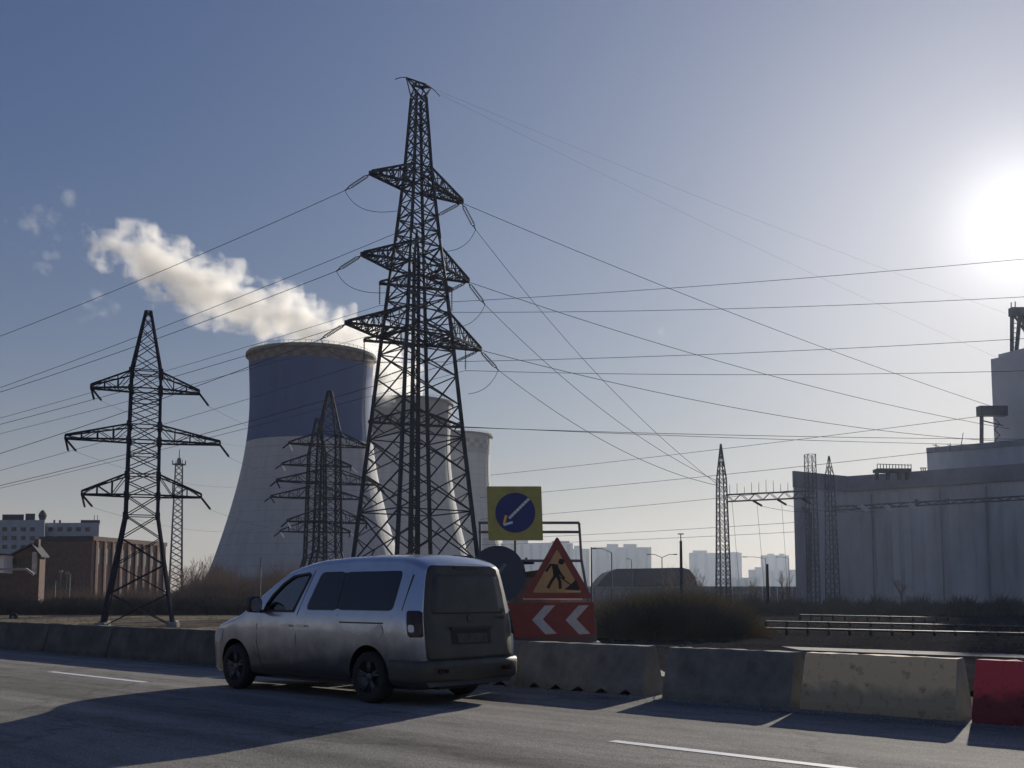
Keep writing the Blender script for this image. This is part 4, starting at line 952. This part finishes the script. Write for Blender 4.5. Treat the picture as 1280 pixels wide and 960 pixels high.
for (xa, za), (xb, zb_) in (((h0 - .5, ze - .25), (xp, zp)), ((xp, zp), (h1_ + .4, ze - .2))):
    b.add([(xa, Y - .5, za), (xb, Y - .5, zb_), (xb, Y - .5, zb_ + .25), (xa, Y - .5, za + .25), (xa, Y + 2.4, za), (xb, Y + 2.4, zb_), (xb, Y + 2.4, zb_ + .25), (xa, Y + 2.4, za + .25)], [(0, 1, 2, 3), (7, 6, 5, 4), (0, 4, 5, 1), (1, 5, 6, 2), (2, 6, 7, 3), (3, 7, 4, 0)])
rf_ = b.build('roof', ROOFM, ho); MB().box((xp + .3, Y + 1, zp + .3), (.7, .7, 1.2)).build('chimney', BRICK, rf_)
for x in (18, 27, 35): p = at(x, 702, Y - .06); MB().box(p, (.7, .16, .9)).build('window', DARKWIN, ho)
MB().box(at(43.5, 704, Y - .2), (.65, .5, 3.4)).build('sunlit_wall_strip', mat('sunlit_wall_tone', (.55, .5, .42), .9, 0, .3, 1.5), ho)  # pale box standing in for the sunlit side wall of the house
an_ = thing('lean_to', 'low lean-to with a pale sloping roof edge in front of the small house', 'shed'); Y = 150; b = MB(); p, q = at(-20, 714, Y), at(41, 716, Y); hexa(b, (p.x, Y, 0), (q.x, Y, 0), V((5 * (41 - 640) / K, 5, 0)), GZ, p.z, q.z - .4); b.build('wall', BRICK, an_)
b = MB(); b.bar(at(-20, 711.5, Y - .3), at(33, 711.5, Y - .3), .32); b.bar(at(33, 711.5, Y - .3), at(42, 718, Y - .3), .32); b.build('roof_edge', mat('pale_roof_edge', (.4, .36, .34), .8, 0, .2, 1), an_)
wb = thing('garden_shed', 'little white walled shed cut off by the left edge', 'shed'); b = MB(); p, q = at(-30, 694, 162), at(5, 694, 162); hexa(b, (p.x, 162, 0), (q.x, 162, 0), V((0, 3, 0)), GZ, p.z); b.build('wall', INSUL_W, wb); b = MB(); b.box(at(-12, 693, 162), (4.6, 3.6, .2)); b.build('roof', ROOFM, wb)
for i, (x, y, w, h) in enumerate(((76, 714, .5, .3), (84, 716, .6, .35), (88, 719, .3, .5), (70, 728, .3, .5))):
    b = MB(); b.box((0, 0, 0), (w, .1, h)); b.bar((0, .1, -h / 2), (0, .1, -(at(x, y, 140).z - GZ)), .08); o = b.build('pale_board', CONC, loc=at(x, y, 140), rotz=.3 * i)
    tag(o, 'small pale board among the brush left of the left pylon, %s' % ('topmost and leftmost', 'middle one', 'rightmost one', 'lowest one')[i], 'board', 'pale boards in the brush')

# ------------------------------------------------------------------ poles and lamps
def lamp(label, px, Y, ytop, arms, r=.09, name='street_lamp', base=None):
    t_ = thing(name, label, 'street lamp', V((at(px, 742, Y).x, Y, GZ)), 0, 'street lamps and poles right of the van'); h = z_of(ytop, Y) - GZ
    MB().bar((0, 0, 0), (0, 0, h), r * 1.6, r, 6).build('pole', STEEL2, t_)
    for dx, dz in arms:
        a = MB(); a.bar((0, 0, h), (dx * .6, 0, h + dz), r * .9); a.bar((dx * .6, 0, h + dz), (dx, 0, h + dz), r * .9); ao = a.build('arm', STEEL2, t_)
        MB().box((dx * 1.12, 0, h + dz), (max(.5, abs(dx) * .25), .3, .16)).build('lamp_head', STEEL2, ao)
lamp('street lamp with one curved arm reaching left over the arched shed', 765, 130, 691, ((-1.9, .5),))
lamp('plain thin pole just right of the roadworks triangle', 739.5, 90, 684, ())
lamp('double armed street lamp in front of the arched shed', 828, 170, 697, ((-1.9, .5), (1.9, .5)), .1)
lamp('short thin street lamp over the middle of the arched shed', 790, 190, 700, ((-.6, .2),), .09)
lamp('street lamp with a long arm beside the gantry mast', 958, 220, 698, ((-3.8, .3),), .1)
lamp('far street lamp at the station corner', 987, 230, 698, ((-2.2, .3),), .1)
lamp('pale thin pole in the brown brush at the foot of the nearest cooling tower', 325, 160, 696, (), .13)
tl = thing('floodlight_mast', 'thick dark pole with a small crossbar on top, left of the gantry mast', 'mast', V((at(852, 742, 150).x, 150, GZ))); hh = z_of(676, 150) - GZ
MB().bar((0, 0, 0), (0, 0, hh), .34, .26, 8).build('pole', STEEL, tl); MB().bar((0, 0, hh), (0, 0, hh + .9), .1).box((0, 0, hh + .95), (.8, .25, .14)).build('crossbar', STEEL, tl)
sp_ = MB(); sp_.bar((0, 0, 0), (0, 0, z_of(705, 120) - GZ), .26, .2, 6); tag(sp_.build('utility_pole', STEEL, loc=V((at(960, 742, 120).x, 120, GZ))), 'short dark utility pole in front of the low far blocks', 'pole')

# ------------------------------------------------------------------ road-works sign trailer
TZ = 19.0
tr_ = thing('sign_trailer', 'roadworks sign trailer with yellow arrow board, warning triangle and red chevron board', 'sign trailer')
def fl(px, py, off=0.): return at(px, py, TZ - off)
def plate(name, poly, m, off, th, parent):
    n = len(poly); a = [fl(x, y, off) for x, y in poly]; c = [p + V((0, th, 0)) for p in a]
    return MB().add(a + c, [tuple(range(n)), tuple(range(n, 2 * n))[::-1]] + [(i, n + i, n + (i + 1) % n, (i + 1) % n) for i in range(n)]).build(name, m, parent)
def z3(x, y): return 590 + x / 4.363, 590 + y / 4.363
def rpoly(pts, r, k=5):
    o = []
    for i in range(len(pts)):
        p = V((*pts[i], 0)); a = (V((*pts[i - 1], 0)) - p).normalized(); c = (V((*pts[(i + 1) % len(pts)], 0)) - p).normalized()
        for j in range(k + 1): t_ = j / k; q = (p + a * r) * (1 - t_) ** 2 + p * 2 * t_ * (1 - t_) + (p + c * r) * t_ * t_; o.append((q.x, q.y))
    return o
def thick(pts, w):
    """outline of a polyline of given width"""
    L_, R_ = [], []
    for i, p in enumerate(pts):
        a = V((*pts[max(0, i - 1)], 0)); c = V((*pts[min(len(pts) - 1, i + 1)], 0)); d_ = (c - a).normalized(); nn = V((-d_.y, d_.x, 0)) * w / 2
        L_.append((p[0] + nn.x, p[1] + nn.y)); R_.append((p[0] - nn.x, p[1] - nn.y))
    return L_ + R_[::-1]
YEL = mat('fluorescent_yellow_film', (.36, .33, .10), .55, 0, .12, 4); BLU = mat('blue_sign_film', (.025, .035, .16), .45, 0, .1, 4); REDF = mat('red_sign_film', (.20, .035, .032), .5, 0, .12, 5)
ORA = mat('orange_lamp_lens', (.9, .42, .08), .3, 0, .05, 5); CYA = mat('pale_cyan_film', (.45, .72, .82), .4, 0, .05, 5)
sqp = plate('arrow_board', rpoly([z3(80, 78), z3(378, 78), z3(388, 373), z3(90, 373)], 1.2, 3), YEL, .20, .03, tr_)
cx, cy = z3(236, 222); cr_ = 109 / 4.363
plate('blue_disc', [(cx + cr_ * cos(2 * pi * i / 40), cy + cr_ * sin(2 * pi * i / 40)) for i in range(40)], BLU, .206, .006, sqp)
plate('arrow_shaft', thick([z3(310, 146), z3(203, 252)], 14 / 4.363), WHITE, .212, .006, sqp)
plate('arrow_head', thick([z3(172, 288), z3(222, 274)], 13 / 4.363), CYA, .212, .006, sqp); plate('arrow_head', thick([z3(186, 236), z3(174, 284)], 13 / 4.363), ORA, .214, .006, sqp)
for i in range(7):
    x, y = lerp(300, 212, i / 6), lerp(156, 243, i / 6); u, v = z3(x, y); plate('arrow_lamp', [(u + 1.1 * cos(2 * pi * k_ / 8), v + 1.1 * sin(2 * pi * k_ / 8)) for k_ in range(8)], mat('lamp_amber_dull', (.5, .42, .36), .3, 0, .1, 5), .218, .006, sqp)
tri = plate('warning_triangle', rpoly([z3(464, 348), z3(660, 690), z3(275, 690)], 4.5), mat('dull_red_border', (.22, .05, .045), .55, 0, .15, 5), .42, .03, tr_)
plate('triangle_face', rpoly([z3(464, 420), z3(600, 658), z3(330, 658)], 3), mat('dull_yellow_face', (.46, .28, .13), .55, 0, .12, 5), .426, .006, tri)
blk = mat('black_pictogram', (.012, .012, .014), .6, 0, .1, 4)
hx, hy = z3(487, 489)
plate('worker_head', [(hx + 3.7 * cos(2 * pi * i / 16), hy + 3.7 * sin(2 * pi * i / 16)) for i in range(16)], blk, .431, .004, tri)
for nm, pts, w in (('worker_arm', [(455, 508), (428, 506), (404, 543)], 13), ('worker_arm', [(462, 515), (486, 560), (505, 582)], 12), ('worker_torso', [(452, 505), (458, 540), (462, 575)], 34), ('worker_leg', [(452, 568), (434, 595), (413, 634)], 16), ('worker_leg', [(468, 568), (480, 600), (481, 637)], 16), ('shovel', [(478, 572), (520, 602), (548, 620)], 6)):
    plate(nm, thick([z3(*p) for p in pts], w / 4.363), blk, .431 + .0004 * len(nm), .004, tri)
plate('soil_heap', [z3(*p) for p in ((503, 641), (540, 612), (566, 588), (590, 645))], blk, .4325, .004, tri)
plate('title_strip', [z3(*p) for p in ((512, 650), (590, 650), (590, 656), (512, 656))], mat('dull_yellow_face2', (.6, .5, .35), .5), .4335, .004, tri)
chb = plate('chevron_board', [(634, 754), (742, 752.5), (744, 795), (634, 797)], REDF, .34, .05, tr_)
for k_, x in enumerate((664, 706)):
    plate('white_chevron', [(x + 17, 757), (x + 30, 756.5), (x + 14.5, 774), (x + 32, 792), (x + 18, 793), (x + 1, 775)], mat('dusty_white_film', (.45, .44, .45), .6, 0, .15, 6), .3445, .004, chb)
plate('board_edge', [(654, 747), (728, 747), (728, 749.5), (654, 749.5)], WHITE, .30, .03, chb)
fm = MB(); fo = .06
for (a, c) in (((598, 653.5), (724, 653.5)), ((598, 665), (725, 665)), ((724, 653.5), (727, 700)), ((727, 700), (737, 760)), ((640, 701), (727, 701)), ((600, 653.5), (602, 790)), ((644, 665), (644, 790)), ((658, 697), (658, 702))): fm.bar(fl(*a, fo), fl(*c, fo), .034, None, 6)
fm.build('tube_frame', STEEL2, tr_)
plate('round_sign', [(622 + 35 * cos(2 * pi * i / 40), 718 + 36 * sin(2 * pi * i / 40)) for i in range(40)], mat('shaded_blue_disc', (.035, .05, .085), .5, 0, .15, 4), .36, .02, tr_)  # disc and arrow colours darkened to carry the shade on this sign
plate('shaded_arrow', thick([(632, 705), (612, 730)], 4.5), mat('shaded_white_film', (.14, .15, .17), .5, 0, .2, 6), .366, .005, tr_)
plate('warning_arm', [(640, 700), (668, 703), (668, 705), (650, 706)], STEEL, .25, .04, tr_)
plate('green_tarp', [(648, 716), (676, 712), (672, 724), (646, 724)], mat('green_tarp', (.06, .10, .05), .8, 0, .2, 6), -.1, .06, tr_)
plate('rear_panel', [(636, 722), (700, 722), (700, 756), (636, 758)], mat('grey_trailer_panel', (.16, .17, .165), .7, 0, .2, 3), -.06, .05, tr_)
ch_ = MB(); p, q = fl(600, 800), fl(750, 800); ch_.box(((p.x + q.x) / 2, TZ + .6, .45), (q.x - p.x, 1.6, .16)); ch_.box(((p.x + q.x) / 2, TZ + .1, .72), (q.x - p.x - .1, .1, .4)); ch_.build('chassis', STEEL2, tr_)
for x in (p.x + .35, q.x - .35):
    wv = MB().lathe([(.02, -.09), (.2, -.09), (.32, -.08), (.34, -.03), (.34, .03), (.32, .08), (.2, .09), (.02, .09)], 24, lambda r, t_, z: V((x + z, TZ + .7 + r * cos(t_), .33 + r * sin(t_)))); wv.build('wheel', RUBBER, tr_)
st2 = MB(); gx = N * 14 - V((0, 0, 0))
# hard standing beyond the barrier for the trailer
pd_ = MB(); pd_.box(((p.x + q.x) / 2, TZ + .8, -.08), (4.4, 3.0, .14)); 
lo_ = pd_.build('lay_by', CONC_D); tag(lo_, kind='structure')

# ------------------------------------------------------------------ guard rails, markers, tracks
def guardrail(label, x0, x1, y, Y, h=.8):
    t_ = thing('guard_rail', label, 'guard rail', (0, 0, 0), 0, 'low metal guard rails in front of the station'); a, c = at(x0, y, Y), at(x1, y + (x1 - x0) * .02, Y * .985)
    n = 14
    for i in range(n):
        p, q = a.lerp(c, i / n), a.lerp(c, (i + .94) / n); b = MB()
        b.add([p + V((0, 0, -.10)), q + V((0, 0, -.10)), q + V((0, -.05, -.05)), p + V((0, -.05, -.05)), p + V((0, 0, 0)), q + V((0, 0, 0)), p + V((0, .28, .012)), q + V((0, .28, .012))], [(0, 1, 2, 3), (3, 2, 5, 4), (4, 5, 7, 6)])
        b.build('rail_beam', mat('dull_zinc', (.06, .06, .065), .7, .4, .2, 1.5), t_, norm=False)
        b = MB(); b.bar(p + V((0, .15, -.05)), V((p.x, p.y + .15, GZ)), .12); b.build('post', STEEL, t_)
guardrail('low bright metal guard rail nearest the barriers at the right', 958, 1330, 784.5, 60)
guardrail('middle low metal guard rail in front of the station', 958, 1330, 776, 75)
guardrail('farthest short metal guard rail below the station wall', 1000, 1200, 768, 92)
kb = MB(); p, q = at(1000, 800, 44), at(1320, 814, 38); p.z = q.z = GZ + .12; u = (q - p).normalized(); hexa(kb, p, q, V((0, 3.0, 0)), GZ - .1, GZ + .10); tag(kb.build('service_path', mat('pale_path', (.10, .10, .10), .9, 0, .2, .8)), kind='structure')
GROUND_SHADE = mat('station_shade_ground', (.035, .034, .036), 1., 0, .35, .4, .4, spec=0)
yv = [gp(600, 36), gp(1700, 21), gp(1700, 172), gp(600, 172)]; tag(mesh('ground_shade_sheet', [(v.x, v.y, GZ + .07) for v in yv], [(0, 1, 2, 3)], GROUND_SHADE), kind='structure')  # dark sheet painted in place of the station's shadow on the ground
def marker(px, py, label, k):
    Y = 1.0 * K * (EYE - GZ) / (py + 3.5 - 742); Y = min(Y, 150); b = MB(); t_ = thing('tyre_marker', label, 'tyre', at(px, py, Y), random.uniform(-.6, .6), 'half buried tyre markers along the grass'); t_.location.z = GZ + .18
    b.lathe([(.16, -.12), (.30, -.13), (.40, -.10), (.42, 0), (.40, .10), (.30, .13), (.16, .12), (.16, -.12)], 14, lambda r, t__, z: V((r * cos(t__), z, r * sin(t__)))); b.build('tyre', RUBBER, t_)
    b = MB(); b.lathe([(.01, 0), (.17, 0), (.17, .05), (.01, .05)], 10, lambda r, t__, z: V((r * cos(t__), -z - .05, r * sin(t__)))); b.build('painted_hub', WHITE if k % 2 else CONC, t_)
for k, (x, y, l) in enumerate(((20, 760, 'dark tyre marker on the grass nearest the left edge'), (62, 756, 'dark tyre marker between the left edge and the left pylon'), (107, 760, 'dark tyre marker just left of the left pylon'), (160, 762, 'white faced tyre marker between the legs of the left pylon'), (218, 757, 'white faced tyre marker right of the left pylon'), (281, 763, 'white faced tyre marker by the nose of the van'), (17, 770, 'small pale marker low on the grass at the left edge'))): marker(x, y, l, k)

gv = random.Random(5); gm = MB()
for i in range(2600):
    dd = gv.uniform(1, 34); nn = nline(dd) - .22 - abs(gv.gauss(0, .28)); rr_ = gv.uniform(.004, .016) * (1.5 if gv.random() < .05 else 1); c_ = road(dd, nn, .002)
    gm.add([c_ + V((rr_ * cos(a), rr_ * sin(a), 0)) for a in (gv.random(), 2.1, 4.2)] + [c_ + V((0, 0, rr_ * 1.2))], [(0, 1, 3), (1, 2, 3), (2, 0, 3)])
tag(gm.build('road_grit', CONC, norm=False), 'loose grit and crumbs along the foot of the barriers', 'grit', kind='stuff')
# ------------------------------------------------------------------ brush, hedges, bare trees
TWIG = mat('brown_twigs', (.33, .255, .20), 1., 0, .35, .3, spec=0)
TWIGD = mat('dark_twigs', (.15, .135, .125), .9, 0, .3, .4, spec=.1)
OLIVE = mat('olive_dry_stems', (.26, .21, .12), .9, 0, .3, .5, spec=.1)
def brush(name, m, n, place, hfun, r, seed, spread=.35, fork=3):
    rr = random.Random(seed); vs = []; fs = []
    def blade(p, q, w):
        k = len(vs); d_ = (q - p); a = V((d_.y + 1e-4, -d_.x + rr.uniform(-.3, .3), rr.uniform(-.2, .2))).normalized() * w
        vs.extend([p - a, p + a, q + a * .35, q - a * .35]); fs.append((k, k + 1, k + 2, k + 3))
        b_ = d_.cross(a).normalized() * w; vs.extend([p - b_, p + b_, q + b_ * .35, q - b_ * .35]); fs.append((k + 4, k + 5, k + 6, k + 7))
    for i in range(n):
        p = place(rr); h = hfun(p, rr)
        if h < .15: continue
        q = p + V((rr.gauss(0, spread) * h * .4, rr.gauss(0, spread) * h * .4, h * rr.uniform(.5, .75))); blade(p, q, r)
        for f in range(fork):
            s_0 = p.lerp(q, rr.uniform(.35, 1)); e = s_0 + V((rr.gauss(0, spread) * h * .5, rr.gauss(0, spread) * h * .5, h * rr.uniform(.2, .5))); blade(s_0, e, r * .6)
    me = bpy.data.meshes.new(name); me.from_pydata([tuple(v) for v in vs], [], fs)
    return tag(link(name, me, m), kind='stuff')
def strip(x0, x1, Y0, Y1):
    def f(rr):
        Y = rr.uniform(Y0, Y1); x = rr.uniform(x0, x1); p = at(x, 742, Y); return V((p.x, Y, GZ - .05))
    return f
def px_of(p): return 640 + K * p.x / p.y
def hnoise(x, s=1.0): return .5 + .25 * sin(x * .071 * s + 1.3) + .15 * sin(x * .19 * s + .4) + .1 * sin(x * .43 * s)
o = brush('brushwood', TWIG, 14000, strip(195, 620, 195, 240), lambda p, rr: (5.5 + 4.5 * hnoise(px_of(p))) * rr.uniform(.35, 1) * min(1, (px_of(p) - 185) / 60), .035, 1)
tag(o, 'tall brown leafless brushwood at the foot of the cooling towers', 'brushwood')
o = brush('brushwood', TWIG, 3000, strip(-60, 200, 170, 195), lambda p, rr: (2.5 + 2.5 * hnoise(px_of(p))) * rr.uniform(.4, 1), .03, 2)
tag(o, 'low brown brushwood in front of the brick hall at the left', 'brushwood')
o = brush('dark_hedge', TWIGD, 7000, strip(-80, 330, 120, 132), lambda p, rr: (1.9 + .5 * hnoise(px_of(p))) * rr.uniform(.5, 1), .045, 3, .5)
tag(o, 'long dark hedge along the far side of the dry grass at the left', 'hedge')
def mound(p, rr):
    x = px_of(p); t_ = (x - 842) / 100; e = max(0, 1 - t_ * t_); return (.35 + 2.15 * sqrt(e)) * rr.uniform(.6, 1.05)
o = brush('brush_mound', TWIGD, 6000, strip(762, 925, 54, 60), lambda p, rr: mound(p, rr) * .86, .022, 4, .6)
tag(o, 'dark rounded mound of brush behind the concrete barriers', 'brush')
o = brush('dry_stems', OLIVE, 6500, strip(738, 965, 56, 64), lambda p, rr: mound(p, rr) * rr.uniform(.8, 1.2) + .3, .009, 5, .5, 4)
tag(o, 'olive dry stems fringing the dark brush mound', 'dry stems')
o = brush('brushwood', TWIGD, 5200, strip(925, 1330, 112, 140), lambda p, rr: (1.4 + 1.6 * hnoise(px_of(p), 1.7)) * rr.uniform(.4, 1), .03, 6)
tag(o, 'dark brushwood below the station wall at the right', 'brushwood')
o = brush('brushwood', TWIG, 2600, strip(600, 950, 130, 170), lambda p, rr: (1.6 + 1.3 * hnoise(px_of(p), 1.3)) * rr.uniform(.4, 1), .03, 8)
tag(o, 'brown brushwood between the sign trailer and the gantry mast', 'brushwood')
o = brush('grass_tufts', OLIVE, 9000, lambda rr: (lambda d_, n_: road(d_, n_, GZ - .03))(rr.uniform(-12, 120), 14.5 + 70 * rr.random() ** 1.4), lambda p, rr: rr.uniform(.15, .42), .008, 9, .9, 3)
tag(o, 'dry grass tufts on the verge beyond the barriers', 'grass')

def tree_mesh(seed, h=8.):
    rr = random.Random(seed); tr, cr = MB(), MB()
    def grow(p, d_, ln, r, lv):
        q = p + d_ * ln; (tr if lv == 0 else cr).bar(p, q, r * 1.4, r * .95, 5 if lv < 2 else 3)
        if lv >= 4: return
        for i in range(3 if lv else 5):
            t_ = rr.uniform(.45, 1) if i else 1.0; s0 = p.lerp(q, t_)
            nd = (d_ + V((rr.gauss(0, .5), rr.gauss(0, .5), rr.uniform(-.05, .45)))).normalized(); grow(s0, nd, ln * rr.uniform(.5, .8), r * .55, lv + 1)
    grow(V((0, 0, 0)), V((rr.gauss(0, .05), rr.gauss(0, .05), 1)).normalized(), h * .36, h * .018, 0)
    return tr, cr
protos = []
for sd in (3, 11, 27):
    T_ = thing('bare_tree', None, None); a, c = tree_mesh(sd); a.build('trunk', TWIGD, T_, norm=False); c.build('crown', TWIG, T_, norm=False); protos.append(T_)
spots = [(842, 190, 9, 'bare tree rising behind the arched shed left of the floodlight mast'), (866, 185, 8.5, 'bare tree right of the floodlight mast'), (879, 182, 7, 'small bare tree between the floodlight mast and the gantry mast'),
         (240, 230, 13, 'bare tree right of the telecom mast'), (228, 236, 11, 'bare tree at the foot of the telecom mast'), (262, 240, 12, 'bare tree against the edge of the nearest cooling tower'), (205, 232, 10, 'bare tree at the end of the brick hall'),
         (62, 210, 15, 'tall bare tree in front of the pale office block'), (74, 214, 13, 'bare tree beside the dark gable of the brick hall'), (38, 212, 11, 'bare tree behind the roof of the small house'), (978, 200, 8, 'bare tree at the foot of the station corner'), (700, 240, 6, 'small bare tree behind the warning triangle'),
         (1128, 150, 6, 'low bare tree below the station facade'), (285, 220, 10, 'bare tree rising from the brown brushwood'), (945, 190, 6, 'small bare tree between the gantry mast and the station')]
for i, (x, Y, h, l) in enumerate(spots):
    o = protos[i] if i < 3 else copy_tree(protos[i % 3]); o.location = V((at(x, 742, Y).x, Y, GZ)); o.scale = (h / 8,) * 3; o.rotation_euler = (0, 0, i * 1.7); tag(o, l, 'tree', 'bare winter trees')

# ------------------------------------------------------------------ steam
def steam_mat(name, dens, scale, ero=.97):
    m = bpy.data.materials.new(name); m.use_nodes = True; t = m.node_tree; t.nodes.clear(); o_ = t.nodes.new('ShaderNodeOutputMaterial'); pv = t.nodes.new('ShaderNodeVolumePrincipled')
    pv.inputs['Color'].default_value = (1, .985, .95, 1); pv.inputs['Anisotropy'].default_value = .5; pv.inputs['Density Attribute'].default_value = ''
    at_ = t.nodes.new('ShaderNodeAttribute'); at_.attribute_name = 'density'; tc = t.nodes.new('ShaderNodeTexCoord')
    nz = t.nodes.new('ShaderNodeTexNoise'); nz.inputs['Scale'].default_value = scale; nz.inputs['Detail'].default_value = 5; nz.inputs['Roughness'].default_value = .62; t.links.new(tc.outputs['Object'], nz.inputs['Vector'])
    def mth(op, a, b):
        n = t.nodes.new('ShaderNodeMath'); n.operation = op
        for i, q in enumerate((a, b)):
            if isinstance(q, (int, float)): n.inputs[i].default_value = q
            else: t.links.new(q, n.inputs[i])
        return n.outputs[0]
    # erode the soft rim of the fog with noise
    e = mth('SUBTRACT', mth('ADD', at_.outputs['Fac'], mth('MULTIPLY', nz.outputs['Fac'], 1.7)), ero)
    e = mth('MULTIPLY', mth('MINIMUM', mth('MAXIMUM', mth('MULTIPLY', e, 2.2), 0.0), 1.0), dens)
    t.links.new(e, pv.inputs['Density']); t.links.new(pv.outputs[0], o_.inputs['Volume']); return m
def steam(name, label, blobs, m, band, voxel=1.6, cat='steam', group=None):
    """a fog volume grown round a cluster of puffs"""
    vd = bpy.data.volumes.new(name); o = bpy.data.objects.new(name, vd); COL.objects.link(o); vd.materials.append(m)
    ng = bpy.data.node_groups.new('steam_cloud', 'GeometryNodeTree'); ng.interface.new_socket('Geometry', in_out='INPUT', socket_type='NodeSocketGeometry'); ng.interface.new_socket('Geometry', in_out='OUTPUT', socket_type='NodeSocketGeometry')
    ng.nodes.new('NodeGroupInput'); go = ng.nodes.new('NodeGroupOutput'); jn = ng.nodes.new('GeometryNodeJoinGeometry')
    for c, r in blobs:
        ic = ng.nodes.new('GeometryNodeMeshIcoSphere'); ic.inputs['Radius'].default_value = r; ic.inputs['Subdivisions'].default_value = 3
        tf_ = ng.nodes.new('GeometryNodeTransform'); tf_.inputs['Translation'].default_value = c; ng.links.new(ic.outputs['Mesh'], tf_.inputs[0]); ng.links.new(tf_.outputs[0], jn.inputs[0])
    rm = ng.nodes.new('GeometryNodeMeshToVolume'); rm.resolution_mode = 'VOXEL_SIZE'; rm.inputs['Voxel Size'].default_value = voxel; rm.inputs['Interior Band Width'].default_value = band; rm.inputs['Density'].default_value = 1.0
    sm = ng.nodes.new('GeometryNodeSetMaterial'); sm.inputs['Material'].default_value = m
    ng.links.new(jn.outputs[0], rm.inputs['Mesh']); ng.links.new(rm.outputs[0], sm.inputs[0]); ng.links.new(sm.outputs[0], go.inputs[0])
    md = o.modifiers.new('fog', 'NODES'); md.node_group = ng
    return tag(o, label, cat, group)
def plume(path, Yf, n, seed):
    rr = random.Random(seed); o_ = []
    for i in range(n):
        t_ = i / (n - 1) * (len(path) - 1); k = min(int(t_), len(path) - 2); f = t_ - k
        x, y, r = (lerp(path[k][j], path[k + 1][j], f) for j in range(3)); Y = Yf(t_ / (len(path) - 1)); s = Y / K
        for q in range(2): o_.append((at(x + rr.gauss(0, r * .55) + r * .15, y - abs(rr.gauss(0, r * .55)), Y + rr.gauss(0, r * s * .5)), r * s * rr.uniform(.25, .42)))
        for q in range(3): o_.append((at(x + rr.gauss(0, r * .45), y + rr.gauss(0, r * .4), Y + rr.gauss(0, r * s * .5)), r * s * rr.uniform(.5, .9)))
    return o_
path = [(458, 442, 12), (440, 432, 15), (420, 420, 15), (392, 409, 17), (352, 397, 22), (318, 386, 24), (285, 374, 23), (250, 360, 22), (225, 349, 22), (200, 336, 20), (178, 325, 17), (158, 316, 15), (140, 309, 10), (126, 305, 6)]
tag(steam('steam_plume', 'long cream white steam plume drifting left from the cooling towers', plume(path, lambda t_: lerp(372, 345, t_), 58, 5), steam_mat('steam', .20, .12, .80), 4.0, .75), kind='thing')
path = [(500, 488, 10), (492, 472, 16), (480, 455, 18), (464, 440, 18), (446, 426, 15)]
steam('steam_plume', 'cream white steam rising from the middle cooling tower behind the tall pylon', plume(path, lambda t_: lerp(480, 430, t_), 18, 9), steam_mat('steam_b', .15, .12, .80), 4.5, 1.0)
SW = steam_mat('steam_wisp', .035, .26, 1.12)
for px_, py_, r, l, k in ((58, 278, 30, 'detached steam wisp high at the left, the largest of the small puffs', 3), (52, 335, 18, 'small steam wisp below the largest wisp at the left', 2), (122, 383, 20, 'faint steam wisp left of the peak of the left pylon', 2), (826, 413, 8, 'tiny pale cloud puff between the power lines right of the tall pylon', 1)):
    rr = random.Random(int(px_)); s = 355 / K
    steam('steam_wisp', l, [(at(px_ + rr.gauss(0, r * .5), py_ + rr.gauss(0, r * .55), 355 + rr.gauss(0, 3)), r * s * rr.uniform(.3, .6)) for _ in range(4 + 4 * k)], SW, 4.0, 1.0, 'steam', 'detached steam wisps')

# ------------------------------------------------------------------ haze
hz_ = MB().box((0, 1100, 75), (5200, 3400, 156)); hm = bpy.data.materials.new('haze_air'); hm.use_nodes = True; t = hm.node_tree; t.nodes.clear()
o_ = t.nodes.new('ShaderNodeOutputMaterial'); pv = t.nodes.new('ShaderNodeVolumePrincipled'); pv.inputs['Color'].default_value = (.76, .86, 1, 1); pv.inputs['Density'].default_value = .00009; pv.inputs['Anisotropy'].default_value = .5
t.links.new(pv.outputs[0], o_.inputs['Volume']); ho_ = hz_.build('haze', hm); tag(ho_, kind='stuff')
